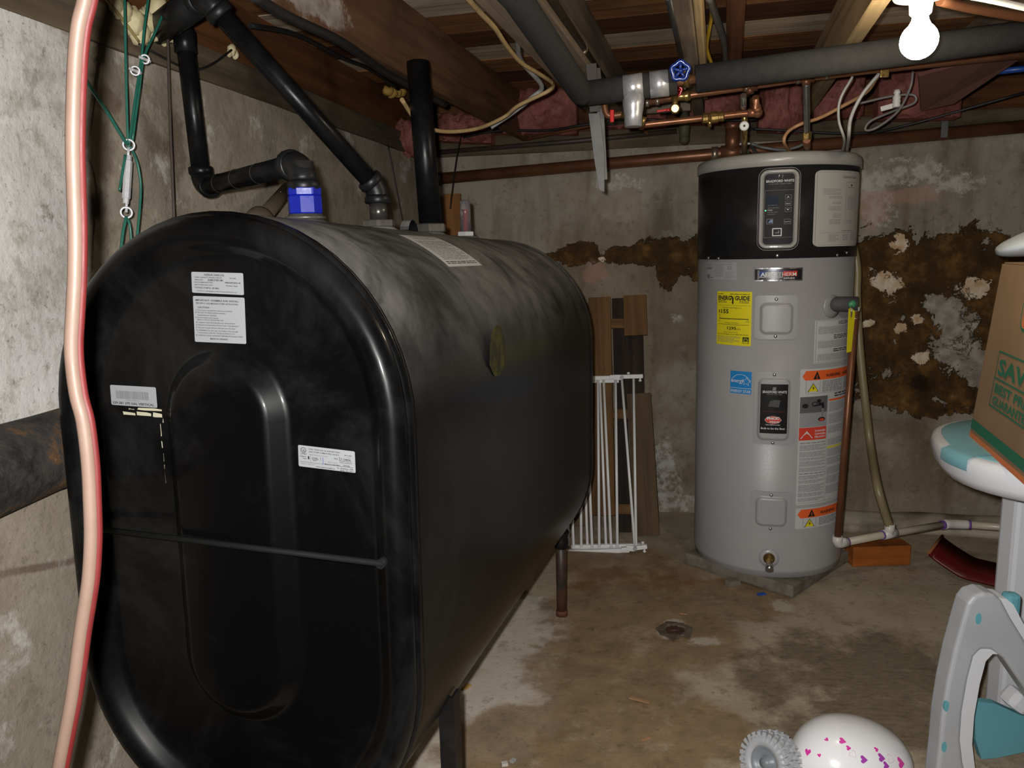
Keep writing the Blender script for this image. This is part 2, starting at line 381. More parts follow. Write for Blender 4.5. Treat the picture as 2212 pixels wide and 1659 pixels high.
# footing ledge along the foot of the back wall on the right
M_LEDGE = plain('whitewashed_ledge', 'b5aa98', .9, c2='675b4a', ns=4, amt=.95, bump=.5, bs=40)
u1_, _ = uz(1490, 1100); m = MB()
prof = [(0, 0), (.20, 0), (.195, .03), (.03, .036), (0, .05)]
N = 40; V = []
for i in range(N+1):
    u = .2+(U1-.2)*i/N
    for a, b in prof: V.append(W(u, V1+.01-a*(1+.25*noise.noise(Vector((u*3, a*9, 2)))), b*(1+.2*noise.noise(Vector((u*4, b*9, 5))))))
Fc = [(i*5+k, i*5+(k+1)%5, (i+1)*5+(k+1)%5, (i+1)*5+k) for i in range(N) for k in range(5)] + [(0, 1, 2, 3, 4), tuple(N*5+k for k in range(5))]
m.add(V, Fc, None, True); struct(m.build('trim_1', M_LEDGE))
# --- ceiling: floor boards above, joists, heavy beam, rim and sill
JB, PL = 1.83, 2.0
WD_D = wood('plank_dark', '2a170c', '4a2b17', '63401f'); WD_M = wood('plank_brown', '573620', '7d532f', '90683e')
WD_L = wood('plank_pale', '7b6750', 'a89680', 'c4b49f', dirt=.3); WD_J = wood('joist_grey', '54473a', '776757', '8f7f6b', dirt=.35)
WD_B = wood('beam_brown', '4b3423', '6b4c36', '7d5e46', dirt=.25, grain=5); WD_R = wood('rim_brown', '3a200f', '5a3619', '6e4523', dirt=.6)
WD_S = wood('sill_grey', '3c3427', '564a3a', '695d4b', dirt=.6)
WD_C = wood('joist_tan', '7a6546', 'a58d68', 'b9a37d', dirt=.2)
m = MB(); m.box(W((U0+U1)/2, (V0+V1)/2, 2.06), (U1-U0+.5, V1-V0+.5, .05), WU, WN)
ceil = struct(m.build('ceiling', WD_D))
v = 1.25; k = 0
pat = [WD_D, WD_M, WD_M, WD_D, WD_M, WD_L, WD_M, WD_D, WD_L, WD_M, WD_D, WD_M, WD_L, WD_D, WD_L, WD_M, WD_M, WD_D, WD_M, WD_D]
while v < 4.35:
    wd = .185+.025*random.random()
    board('floor_plank', pat[k % len(pat)], ceil, J(-2.0, v+wd/2, PL+.012+.004*random.random()), J(3.0, v+wd/2, PL+.012), wd-.004, .024, bev=.002)
    v += wd; k += 1
def jline(px0, px1, z):
    a = JU.dot(atZ(px0, 0, z)); b = JU.dot(atZ(px1, 0, z)); return a, b
def joist(name, mt, px0, px1, z=JB, v0=-1.0, v1=3.95, top=PL):
    a, b = jline(px0, px1, z)
    return board(name, mt, ceil, J((a+b)/2, v0, (z+top)/2), J((a+b)/2, v1, (z+top)/2), b-a, top-z, bev=.004)
bm_ = joist('beam', WD_B, 546, 584, 1.80)
n = NT('beam_patched'); gr = n.noise(1, 6, .65, n.mapping(scale=(1.4, 16, 16)), .4); bf = MW[bm_.name].inverted(); ctr = bf @ onplane(690, 15, JU, JU.dot(atZ(584, 0, 1.80)))
col = n.ramp(gr, [(.28, '402a1c'), (.5, '64462f'), (.74, '765640')])
col = n.mix(n.math('MULTIPLY', n.rng(n.noise(2.2, 6), .5, .75), .5), col, '2b1b11')
pt = n.blobs([(ctr.x, ctr.z+.02, .14, .05), (ctr.x-.15, ctr.z+.03, .16, .06)], 'xz', n.noise(9, 9, .72), .5, .15)
col = n.mix(n.math('MULTIPLY', pt, .8), col, n.ramp(n.noise(30, 6), [(.35, '8a7d70'), (.65, 'b3a99c')])); n.bump(gr, .5, .004); bm_.data.materials[0] = n.out(col, .85, 0, .2)
joist('joist', WD_J, 1022, 1166); joist('joist', WD_J, 1447, 1492); joist('joist', WD_C, 1884, 1926)
joist('joist', WD_J, 2330, 2374); joist('joist', WD_J, 2775, 2820)
# split batten on the flank of the second joist
a, b = jline(1493, 1512, JB); board('batten', WD_C, ceil, J((a+b)/2, 0, JB+.075), J((a+b)/2, 3.2, JB+.06), b-a, .10, bev=.004)
# rim on the left wall: sill plate then rim joist
sl = board('sill_plate', WD_S, ceil, W(U0-.085, -1.4, WALLTOP+.042), W(U0-.085, V1-.02, WALLTOP+.042), .19, .085)
board('rim_joist', WD_R, ceil, W(U0-.10, -1.4, WALLTOP+.175), W(U0-.10, V1+.1, WALLTOP+.175), .15, .18)
board('sill_plate', WD_S, ceil, W(U0, V1+.085, WALLTOP+.042), W(U1, V1+.085, WALLTOP+.042), .19, .085)
board('rim_joist', WD_R, ceil, W(U0-.2, V1+.15, WALLTOP+.175), W(U1, V1+.15, WALLTOP+.175), .05, .20)
# hanging board end behind the second joist (loose grey plank by the pipe)
board('blocking', WD_J, ceil, J(JU.dot(atZ(1175, 0, JB)), 3.38, JB+.07), J(JU.dot(atZ(1440, 0, JB)), 3.38, JB+.07), .03, .14)
# ================================================================== PRINTED LABELS
def text2d(body, size, bold=0, align='LEFT'):
    c = bpy.data.curves.new('t', 'FONT'); c.body = body; c.size = size; c.resolution_u = 2; c.align_x = align; c.offset = bold
    o = bpy.data.objects.new('t', c); COL.objects.link(o)
    me = bpy.data.meshes.new_from_object(o)
    V = [(q.co.x, q.co.y) for q in me.vertices]; Fc = [list(p.vertices) for p in me.polygons]
    bpy.data.objects.remove(o); bpy.data.curves.remove(c); bpy.data.meshes.remove(me)
    return V, Fc
class Label:
    """flat print in label units (x 0..w, y 0..h, y up); fn(x, y, d) carries it onto its surface"""
    def __init__(s, w, h, fn, seg=.012, lift=.0004):
        s.w, s.h, s.fn, s.seg, s.lift = w, h, fn, seg, lift; s.mb = MB(); s.mb.noflip = True; s.lay = 0
    def poly(s, pts, m, lay=None):
        d = s.lift*(1+(s.lay if lay is None else lay))
        s.mb.add([s.fn(x, y, d) for x, y in pts], [list(range(len(pts)))], m); return s
    def rect(s, x, y, w, h, m, lay=1):
        n = max(1, int(math.ceil(abs(w)/s.seg))); d = s.lift*(1+lay)
        V = [s.fn(x+w*i/n, q, d) for i in range(n+1) for q in (y, y+h)]
        s.mb.add(V, [(2*i, 2*i+2, 2*i+3, 2*i+1) for i in range(n)], m); return s
    def base(s, m, r=.004, th=None):
        w, h = s.w, s.h; n = max(2, int(math.ceil(w/s.seg))); r = min(r, h/2.1)
        xs = sorted(set([w*i/n for i in range(n+1)] + [r*.1, r*.3, r*.6, r, w-r, w-r*.6, w-r*.3, w-r*.1]))
        def e(x):
            q = min(x, w-x)
            return 0 if q >= r else r-math.sqrt(max(0, r*r-(r-q)**2))
        V = []
        for x in xs: V += [s.fn(x, e(x), s.lift), s.fn(x, h-e(x), s.lift)]
        s.mb.add(V, [(2*i, 2*i+2, 2*i+3, 2*i+1) for i in range(len(xs)-1)], m); return s
    def text(s, body, x, y, size, m, bold=0, align='LEFT', width=None, lay=2, shear=0):
        V, Fc = text2d(body, size, bold, align)
        if not V: return s
        k = 1
        if width:
            wd = max(q[0] for q in V)-min(q[0] for q in V); k = width/wd
        d = s.lift*(1+lay)
        s.mb.add([s.fn(x+q[0]*k+shear*q[1], y+q[1], d) for q in V], Fc, m); return s
    def lines(s, x, y0, y1, w, n, m, th=.45, seed=1, rag=.3, lay=1):
        """n rows of tiny print, as word-long dashes"""
        rnd = random.Random(seed); st = (y1-y0)/n
        for i in range(n):
            yy = y1-st*(i+.5)-st*th/2; xx = x; end = x+w*(1-rag*rnd.random() if i % 3 == 2 else 1)
            while xx < end-st*.5:
                l = min(end-xx, st*(.8+2.2*rnd.random())); s.rect(xx, yy, l, st*th, m, lay); xx += l+st*.35
        return s
    def disc(s, cx, cy, r, m, r0=0, n=20, lay=2, sy=1):
        d = s.lift*(1+lay); a = [2*math.pi*i/n for i in range(n)]
        V = [s.fn(cx+r*math.cos(t), cy+r*sy*math.sin(t), d) for t in a]
        if r0 == 0: s.mb.add(V, [list(range(n))], m)
        else:
            V += [s.fn(cx+r0*math.cos(t), cy+r0*sy*math.sin(t), d) for t in a]
            s.mb.add(V, [(i, (i+1) % n, n+(i+1) % n, n+i) for i in range(n)], m)
        return s
    def build(s, name, parent, label): return s.mb.build(name, None, parent, None, label)
INK = flat('ink_black', (.015, .015, .016)); INKG = flat('ink_grey', (.16, .16, .165)); PAPER = flat('label_white', (.30, .31, .325), .5, .2)
PAPER2 = flat('paper_white', (.58, .57, .55), .7); INKW = flat('ink_white', (.62, .62, .62)); YEL = flat('label_yellow', (.72, .62, .015), .45)
RED = flat('ink_red', (.62, .055, .03)); ORG_ = flat('ink_orange', (.75, .12, .025)); BLUE = flat('label_blue', (.02, .22, .55), .4)
# ================================================================== OIL TANK
TX, TYAW, TTILT, TZ = Vector((-.491, 1.285, .8102)), .2919, -.0257, 0
TA = Vector((math.sin(TYAW)*math.cos(TTILT), math.cos(TYAW)*math.cos(TTILT), math.sin(TTILT)))
TR = Vector((math.cos(TYAW), -math.sin(TYAW), 0)); TU = TR.cross(TA)
TWD, THT, TLEN = .6837, 1.1163, 1.53
def T(u, v, s): return TX + TR*u + TU*v + TA*s
TRAD, THALF = TWD/2, (THT-TWD)/2
def stad(inset, n=28):
    R = max(.002, TRAD-inset); o = []
    for i in range(n+1):
        a = math.pi*i/n; o.append((R*math.cos(a), THALF+R*math.sin(a)))
    for i in range(n+1):
        a = math.pi*i/n; o.append((-R*math.cos(a), -THALF-R*math.sin(a)))
    return o
def loft(rings, cap0=False, cap1=False, mb=None):
    """rings: (inset, s)"""
    m = mb or MB(); P = [[T(x, y, s) for x, y in stad(d)] for d, s in rings]; n = len(P[0])
    V = [q for r in P for q in r]
    Fc = [(i*n+k, i*n+(k+1) % n, (i+1)*n+(k+1) % n, (i+1)*n+k) for i in range(len(P)-1) for k in range(n)]
    m.add(V, Fc, None, True)
    b = len(m.v)-len(V)
    for flag, i in ((cap0, 0), (cap1, len(P)-1)):
        if flag: m.f.append([b+i*n+k for k in range(n)]); m.mi.append(0); m.sm.append(False)
    return m
n = NT('tank_enamel_black')
geo = n.new('ShaderNodeNewGeometry'); sep = n.new('ShaderNodeSeparateXYZ'); n.link(geo.outputs['Normal'], sep.inputs[0])
upm = n.rng(sep.outputs[2], .0, .95)
smear = n.noise(1, 7, .7, n.mapping(rot=(0, 0, .29), scale=(2.2, 5, 2.6)), .5); wip = n.noise(3.0, 7, .68, None, .6)
dust = n.math('MULTIPLY', n.math('MULTIPLY', upm, n.rng(smear, .3, .62, .35, 1)), n.rng(wip, .34, .6, .3, 1))
fine = n.math('MULTIPLY', n.rng(n.noise(70, 4, .7), .5, .75), .12)
haze = n.math('MULTIPLY', n.rng(n.noise(2.2, 6, .7, None, .5), .45, .75), .028)
dm = n.math('ADD', n.math('ADD', n.math('MULTIPLY', dust, .85), haze), n.math('MULTIPLY', fine, dust), True)
col = n.mix(dm, (.0045, .0045, .005), (.30, .29, .27))
spot = n.new('ShaderNodeTexCoord')
rg = n.math('ADD', .27, n.math('MULTIPLY', dm, .55), True)
M_TANK = n.out(col, rg, 0, .2)
n = NT('tank_enamel_head'); dm = n.math('MULTIPLY', n.rng(n.noise(3.2, 6, .7, None, .6), .45, .78), .05)
M_HEAD = n.out(n.mix(dm, (.002, .002, .0022), (.2, .2, .2)), n.math('ADD', .34, dm), 0, .12, .22)
base = T(0, 0, .75); tank = thing('oil_tank', Vector((base.x, base.y, 0)), 'long black steel heating oil tank with rounded ends along the left wall', 'oil tank')
loft([(0, .012), (0, .5), (0, 1.0), (0, TLEN-.012)]).build('shell', M_TANK, tank)
hd = loft([(.006, .03), (.0045, .008), (.004, -.002), (.009, -.012), (.018, -.020), (.030, -.023), (.042, -.019), (.054, -.007), (.064, .006), (.072, .012), (.080, .014),
  (.150, .014), (.216, .014), (.222, .0125), (.228, .008), (.245, -.009), (.251, -.0135), (.258, -.015), (.30, -.015), (.337, -.015)], False, True).build('front_head', M_HEAD, tank, None, 'pressed black end plate with raised oval boss')
loft([(.006, TLEN-.03), (.004, TLEN+.004), (.010, TLEN+.022), (.022, TLEN+.034), (.05, TLEN+.038), (.15, TLEN+.038), (.337, TLEN+.038)], False, True).build('rear_head', M_HEAD, tank)
loft([(.004, .004), (-.0015, .008), (-.0016, .018), (.001, .021), (-.001, .026), (.002, .032)]).build('weld_bead', M_HEAD, tank)
loft([(.002, TLEN-.035), (-.003, TLEN-.028), (-.003, TLEN-.010), (.003, TLEN-.004)]).build('weld_bead', M_TANK, tank)
def tp(px, py, s=.014):      # pixel -> (u, v) on the plane of the head
    d = ray(px, py); k = (TX+TA*s-CAM).dot(TA)/d.dot(TA); q = CAM+d*k-TX; return q.dot(TR), q.dot(TU)
def quadmap(corners, w, h, s=.014):   # TL TR BR BL pixels
    q = [tp(x, y, s) for x, y in corners]
    def fn(x, y, d):
        a, b = x/w, y/h
        u = (q[3][0]*(1-a)+q[2][0]*a)*(1-b)+(q[0][0]*(1-a)+q[1][0]*a)*b
        v = (q[3][1]*(1-a)+q[2][1]*a)*(1-b)+(q[0][1]*(1-a)+q[1][1]*a)*b
        return T(u, v, s-d)
    return fn
# rod across the head
a = tp(182, 1139, -.030); b = tp(828, 1218, -.030)
m = MB(); m.tube([T(a[0], a[1], -.030), T(b[0], b[1], -.030)], .0052, 10)
rod = m.build('cross_rod', plain('rod_black', (.008, .008, .008), .7, spec=.15), tank, None, 'thin black rod across the end plate')
for q, k in ((a, 1), (b, -1)):
    m = MB(); m.tube([T(q[0]+.004*k, q[1], -.005), T(q[0]+.004*k, q[1], -.034)], .008, 10); m.build('rod_stud', plain('rod_black', (.008, .008, .008), .7, spec=.15), rod)
w_, h_ = 112, 47
L = Label(w_, h_, quadmap([(414, 587), (526, 590), (528, 637.5), (416, 632)], w_, h_), 200, .0011).base(PAPER, 3)
L.text('SUPERIOR TANKS LTD', 51, 40, 5.2, INK, .05, 'CENTER', 43)
L.text('TANK CAPACITY 275GAL/1040LTR', 8, 34, 3.6, INK, .04, 'LEFT', 60); L.text('SERIAL NO.', 9, 28.5, 3.6, INK, .04); L.text('2285738140', 37, 28, 5.4, INK, .1, 'LEFT', 33)
L.text('DATE OF MANUFACTURE:', 7, 23, 3.4, INK, .04, 'LEFT', 41); L.text('ABOVE GROUND ONLY:', 8, 17.5, 3.4, INK, .04, 'LEFT', 41); L.text('THICKNESS OF METAL: .087 (MIN)', 8, 10.5, 5, INK, .03, 'LEFT', 53)
L.text('TESTED AT A MINIMUM OF FIVE POUNDS PRESSURE, 5 psi.', 13, 4, 2.8, INK, .03, 'LEFT', 86); L.text('ULC-S602', 84, 34, 3.6, INK, .05, 'LEFT', 14); L.text('08/29/2014', 74, 24, 3.9, INK, .1, 'LEFT', 33); L.text('Primary Tank', 76, 17.5, 3.6, INK, .05, 'LEFT', 25)
L.rect(30, 39.2, 43, .5, INK); L.build('nameplate', tank, 'white maker plate with serial number')
w_, h_ = 112, 101
L = Label(w_, h_, quadmap([(417.5, 639), (529, 643), (533, 743), (422, 738)], w_, h_), 200, .0011).base(PAPER, 3)
L.text('IMPORTANT: ASSEMBLE AND INSTALL', 7, 90.5, 5.2, INK, .08, 'LEFT', 94); L.text('PER NFPA 31 AND MANUFACTURER INSTRUCTIONS', 8, 84, 4.8, INK, .04, 'LEFT', 91); L.text('CAUTION:', 11, 75, 5.2, INK, .08, 'LEFT', 26)
for y, x, t, wd in ((69, 6, '1) "This Tank is Intended for Stationary Use Only"', 80), (64, 5, '2) "Tilt Tank 1/4 inch/foot (20.8 mm/meter)', 66), (58.5, 10, 'Towards Bottom Opening"', 42), (53, 5, '3) "Do Not Reduce Vent Capacity', 51), (48.5, 10, 'Below 1-1/4-inch (32mm) Pipe Size"', 57),
    (42.5, 6, '4) "Inspect Tank Periodically per Instructions"', 86), (37, 6, '5) "Remove Accumulated Water From Tank Bottom"', 93), (31, 6, '6) "Do Not Transfer Oil from Old Tank into This Tank"', 86), (25, 6, '7) "WARNING: Do Not Leak Test At More Than 5.0 psig"', 91), (20, 10, 'In accordance with the 10 psig exception in 31.1', 80), (14, 5, '8) "CONSULT LOCAL AUTHORITY BEFORE INSTALLING TANK"', 102)):
    L.text(t, x, y, 3.7, INK, .03, 'LEFT', wd)
L.text('MADE IN CANADA', 36, 7, 4.6, INK, .08, 'LEFT', 38); L.build('caution_label', tank, 'white caution label with installation rules')
w_, h_ = 102, 46
L = Label(w_, h_, quadmap([(238.5, 831), (337.5, 836.5), (341, 881), (242, 874)], w_, h_), 200, .0011).base(PAPER, 3)
rb = random.Random(3); x = 13
while x < 86:
    q = .5+rb.random()*1.1; L.rect(x, 16, q, 18, INKG); x += q+.5+rb.random()*.9
L.text('000022928100', 36, 12.5, 3.2, INKG, 0, 'LEFT', 28); L.text('229-281 275 GAL VERTICAL', 5, 4, 7.2, INK, .12, 'LEFT', 92); L.build('barcode_label', tank, 'white barcode label')
w_, h_ = 124, 50
L = Label(w_, h_, quadmap([(644.5, 960.5), (767, 975), (769, 1021.5), (646, 1006.5)], w_, h_), 200, .0011).base(PAPER, 3)
L.disc(13, 40, 6.2, INK, 5.1); L.text('UL', 10, 37, 7, INK, .1, 'LEFT', 6.5); L.text('LISTED', 7, 30, 4, INK, .06, 'LEFT', 12.5)
L.text('STEEL TANK FOR OIL-BURNER FUELS', 25, 42.5, 4.4, INK, .02, 'LEFT', 68); L.text('AND OTHER COMBUSTIBLE LIQUIDS', 25, 36.5, 4.4, INK, .02, 'LEFT', 66); L.text('STEEL THICKNESS 12 GAUGE', 25, 30, 3.4, INKG, .02, 'LEFT', 41); L.text('M H 2481', 103, 38, 3.4, INK, .03, 'LEFT', 15); L.text('UL 80', 107, 33, 3.4, INKG, .02)
L.text('PRIMARY', 5, 24, 3.4, INK, .02, 'LEFT', 14); L.text('TANK', 11, 19.5, 3.4, INK, .02); L.rect(22, 19.5, 3, 7, INK); L.rect(27.5, 14, .7, 15, INKG); L.text('DOUBLE', 32, 23.5, 3.2, INK, .05); L.text('BOTTOM', 32, 20.5, 3.2, INK, .05); L.text('TANK', 33, 17.5, 3.2, INK, .05)
L.rect(48, 19.5, 3, 7, INKG); L.rect(48.5, 20, 2, 6, PAPER, 2); L.rect(54.5, 12, 1, 15, flat('ink_blue', (.04, .05, .3))); L.text('NO.', 80, 27, 5.2, INK, .04); L.rect(91, 24, .9, 9, INK); L.rect(91, 24, 26, .8, INK); L.text('T-24836', 94, 27, 6, INK, .06, 'LEFT', 22)
L.text('AUG 2014', 66, 17.5, 4, INKG, .03, 'LEFT', 21); L.text('MONTH YEAR MFG', 59, 12.5, 3.6, INK, .03, 'LEFT', 33); L.text('TANK CAPACITY', 91, 20, 3.2, INK, .03, 'LEFT', 28); L.text('275GAL', 99, 13.5, 4.4, INK, .03, 'LEFT', 15); L.rect(4, 11.6, 116, .7, INK)
L.text('SUPERIOR TANKS LTD', 7, 7, 3.4, INKG, .02, 'LEFT', 30); L.text('www.superiortanks.ca', 40, 3.6, 4.2, INK, .06, 'LEFT', 41); L.text('St. Stephen, NB', 86, 6.5, 3.9, INK, .05, 'LEFT', 34); L.text('(506) 466 5411', 92, 1.8, 3.6, INK, .04, 'LEFT', 28); L.build('rating_label', tank, 'white listing label with tank number')
# remains of a torn-off sticker
w_, h_ = 100, 180; TORN = flat('torn_backing', (.48, .45, .33), .8)
L = Label(w_, h_, quadmap([(246, 880), (352, 885), (362, 1053), (262, 1046)], w_, h_), 200, .0004)
rb = random.Random(5)
for x, y, w2, h2 in ((18, 163, 26, 9), (46, 163, 30, 10), (78, 162, 20, 11), (48, 176, 50, 6), (30, 176, 12, 4), (92, 118, 3, 30), (93, 92, 2.4, 16), (95, 60, 1.5, 20), (96, 10, 1.2, 44), (97, 150, 3, 10)):
    L.poly([(x+rb.random()*2, y+rb.random()*2), (x+w2*.3, y+rb.random()*2), (x+w2, y+rb.random()), (x+w2-rb.random(), y+h2*.7), (x+w2*.7, y+h2-rb.random()*2), (x+rb.random()*3, y+h2)], TORN)
L.build('torn_sticker', tank, 'torn off sticker remains')
# paper sheet on the curved top of the shell
def shp(px, py):             # pixel -> (s, angle) on the round top of the shell
    d = ray(px, py); o = CAM-TX-TU*THALF; ox, oy, oz = o.dot(TR), o.dot(TU), o.dot(TA); dx, dy, dz = d.dot(TR), d.dot(TU), d.dot(TA)
    A = dx*dx+dy*dy; B = 2*(ox*dx+oy*dy); C_ = ox*ox+oy*oy-TRAD**2; D = max(0, B*B-4*A*C_); k = (-B-math.sqrt(D))/(2*A)
    return oz+k*dz, math.atan2(oy+k*dy, ox+k*dx)
def shell_quad(c, w, h):
    q = [shp(*p) for p in c]
    def fn(x, y, d):
        a, b = x/w, y/h
        s = (q[3][0]*(1-a)+q[2][0]*a)*(1-b)+(q[0][0]*(1-a)+q[1][0]*a)*b; t = (q[3][1]*(1-a)+q[2][1]*a)*(1-b)+(q[0][1]*(1-a)+q[1][1]*a)*b
        return T((TRAD+d)*math.cos(t), THALF+(TRAD+d)*math.sin(t), s)
    return fn
fnp = shell_quad([(860, 508), (939, 513), (1041, 574), (969, 577)], 70, 110)
L = Label(70, 110, fnp, 200, .001)
for i in range(12): L.rect(0, 110*i/12, 70, 110/12+.01, PAPER2, 0)
L.text('UNDERWRITERS LABORATORIES', 35, 98, 5, INKG, .02, 'CENTER', 54); L.text('INSTALLATION INSTRUCTIONS', 30, 89, 5, INKG, .02, 'CENTER', 40)
L.lines(6, 18, 84, 58, 15, INKG, .3, 4); L.lines(4, 6, 15, 60, 2, INK, .4, 8); L.build('instruction_sheet', tank, 'pale printed instruction sheet on the curved top')
# yellow paint mark on the right flank
q = onplane(1074, 760, TR, TX.dot(TR)+TRAD)-TX; m = MB(); su, vv = q.dot(TA), q.dot(TU)
rb = random.Random(8); m.add([T(TRAD+.0006, vv+.05*math.sin(t)*(1+.2*rb.random()), su+.05*math.cos(t)*(1+.2*rb.random())) for t in [i*math.pi/8 for i in range(16)]], [list(range(16))]); m.noflip = True
n = NT('yellow_mark'); M_YM = n.out(n.mix(n.rng(n.noise(30), .4, .6), (.02, .018, .005), (.055, .05, .004)), .5); m.build('paint_mark', M_YM, tank, None, 'faint yellow paint mark')
# legs
M_LEGP = plain('leg_pipe_rusty', (.03, .022, .017), .5, c2=(.12, .045, .02), ns=9, amt=.9); M_BLK = plain('black_iron', (.007, .007, .0075), .42, c2=(.016, .016, .016), ns=20, spec=.3)
M_IRON = plain('zinc_iron', (.16, .15, .135), .4, .6, c2=(.08, .07, .055), ns=30)
for s_, u_, px in ((1.47, .236, 1), (1.47, -.236, 0), (.2, -.29, 0)):
    zz = T(u_, 0, s_).z-THALF-math.sqrt(TRAD**2-u_**2); p = T(u_, 0, s_)
    m = MB(); m.cyl((p.x, p.y, 0), (p.x, p.y, zz+.02), .0185); lg = m.build('leg', M_LEGP, tank)
    m = MB(); m.lathe((p.x, p.y, zz-.055), (0, 0, 1), [(0, .022), (.005, .026), (.03, .027), (.04, .024), (.055, .030), (.06, .030)]); m.build('leg_collar', M_BLK, lg)
    m = MB(); m.lathe((p.x, p.y, 0), (0, 0, 1), [(0, .021), (.018, .021), (.02, .0185)]); m.build('leg_foot', plain('rust', (.1, .03, .015), .8, c2=(.16, .06, .03)), lg)
p = T(.318, 0, .21); m = MB(); g = .0
m.box((p.x, p.y, .225), (.006, .034, .45), TR, Vector((TA.x, TA.y, 0)).normalized()); m.box(p*1-Vector((0, 0, p.z-.225))-TR*.014+Vector((TA.x, TA.y, 0))*-.014, (.03, .006, .45), TR, Vector((TA.x, TA.y, 0)).normalized())
lg = m.build('leg', M_BLK, tank, None, 'flat angle iron leg at the near right corner')
p = T(.20, 0, .16); m = MB(); m.lathe((p.x, p.y, 0), (0, 0, 1), [(0, .024), (.24, .024), (.25, .03), (.285, .03), (.29, .02), (.33, .018)]); m.build('drain_plug', M_BLK, tank, None, 'black capped bottom outlet')
# ---- fittings along the ridge
def ridge(s, h=0): return T(0, THALF+TRAD+h, s)
def hexnut(mb, o, ax, r, h, m=None):
    return mb.lathe(o, ax, [(0, r*.93), (h*.12, r), (h*.88, r), (h, r*.93)], 6, m, False)
ZU = Vector((0, 0, 1))
for s_ in (.30, .627, .947, 1.235):
    m = MB(); m.lathe(ridge(s_, -.012), TU, [(0, .05), (.009, .046), (.013, .038), (.0155, .036)], 28); m.build('bung', M_TANK if s_ != 1.235 else M_TANK, tank)
# lifting loop
q = ridge(.80, -.004); m = MB(); pts = [q+Vector((TA.x, TA.y, 0))*(.03*math.cos(t))+ZU*(.034*math.sin(t)) for t in [math.pi*i/12 for i in range(13)]]
V = []
for k in pts: V += [k-TR*.012, k+TR*.012]
inner = []
for k in [q+Vector((TA.x, TA.y, 0))*(.027*math.cos(t))+ZU*(.031*math.sin(t)) for t in [math.pi*i/12 for i in range(13)]]: inner += [k-TR*.012, k+TR*.012]
m.add(V+inner, [(2*i, 2*i+2, 2*i+3, 2*i+1) for i in range(12)]+[(26+2*i, 26+2*i+1, 26+2*i+3, 26+2*i+2) for i in range(12)]+[(2*i, 26+2*i, 28+2*i, 2+2*i) for i in range(12)]+[(2*i+1, 2*i+3, 29+2*i, 27+2*i) for i in range(12)])
m.build('lifting_lug', M_TANK, tank)
# clear float gauge
q = ridge(1.235, .004); gb = thing('float_gauge', q, 'small clear plastic tube gauge with white base standing on the oil tank', 'gauge')
m = MB(); hexnut(m, q, ZU, .027, .014); m.build('base_nut', plain('gauge_white', (.5, .5, .5), .4), gb)
n = NT('gauge_plastic'); n.b.inputs['Transmission Weight'].default_value = .92; n.b.inputs['IOR'].default_value = 1.3; MG = n.out((.75, .75, .78), .06)
m = MB(); m.lathe(q+ZU*.014, ZU, [(0, .017), (.09, .016), (.096, .012)], 20); m.build('clear_tube', MG, gb)
m = MB(); m.lathe(q+ZU*.016, ZU, [(0, .006), (.06, .006), (.061, .009), (.066, .009)], 12); m.build('float_pin', plain('float_red', (.35, .03, .03), .5), gb)
# ---- vent pipe: union on the tank, elbow, run to the wall, elbow, riser
M_PIPE = plain('painted_black_pipe', (.004, .004, .0045), .34, c2=(.010, .010, .010), ns=18, spec=.2)
M_BLUE = plain('blue_enamel', (.003, .012, .30), .38, c2=(.003, .01, .22), ns=25)
M_NIP = plain('nipple_steel', (.10, .095, .085), .3, .7, c2=(.04, .035, .03), ns=30)
r_ = .0212
def elbow(mb, c, d0, d1, R, r):
    """bend from a point going d0 in to d1 out about the corner c"""
    c, d0, d1 = Vector(c), Vector(d0).normalized(), Vector(d1).normalized(); ang = d0.angle(d1); t = R*math.tan(ang/2)
    A = c-d0*t; B = c+d1*t; P = []
    nrm = (d1-d0*d1.dot(d0)).normalized(); ctr = A+nrm*R
    for i in range(9):
        q = ang*i/8; P.append(ctr-nrm*R*math.cos(q)+d0*R*math.sin(q))
    mb.tube(P, r, 18, True)
    for q, d in ((A, -d0), (B, d1)): mb.tube([q-d*.004, q+d*.001, q+d*.014, q+d*.016], [r*1.02, r*1.17, r*1.17, r*1.08], 18)
    return A-d0*.014, B+d1*.014
c1 = ridge(.30); e1 = atY(660, 352, c1.y); e1 = Vector((c1.x, c1.y, e1.z)); e2 = atY(437, 390, 1.95); e2.z = e1.z-.01
top = Vector((e2.x-.012, e2.y, 1.80))
vent = thing('vent_pipe', c1, 'black iron pipe with two elbows rising from the bright blue fitting on the tank', 'pipe')
m = MB(); m.lathe(c1+TU*.004, ZU, [(0, .040), (.005, .040), (.006, .034), (.010, .034)], 24); m.build('bushing', M_IRON, vent)
m = MB(); o = c1+TU*.0135
m.lathe(o, ZU, [(0, .031), (.003, .0335), (.034, .0335), (.036, .032), (.038, .0335), (.050, .0335), (.052, .030)], 8, None, False); bl = m.build('blue_fitting', M_BLUE, vent, None, 'bright blue octagonal fitting')
d = (CAM-o); d.z = 0; d.normalize(); sd = Vector((-d.y, d.x, 0))
m = MB(); q = o+d*.0315+ZU*.043; m.box(q, (.030, .006, .013), sd, -d, ZU, .001); m.build('blue_lug', M_BLUE, bl)
m = MB(); m.lathe(o+ZU*.052, ZU, [(0, .026), (.003, .027), (.006, .027), (.008, .0215), (.05, .0215)], 20); m.build('nipple', M_NIP, vent)
m = MB(); d1 = (e2-e1).normalized(); a1, b1 = elbow(m, e1, ZU, d1, .036, .027); m.build('elbow', M_BLK, vent)
m = MB(); a2, b2 = elbow(m, e2, d1, (top-e2).normalized(), .032, .0245); m.build('elbow', M_PIPE, vent)
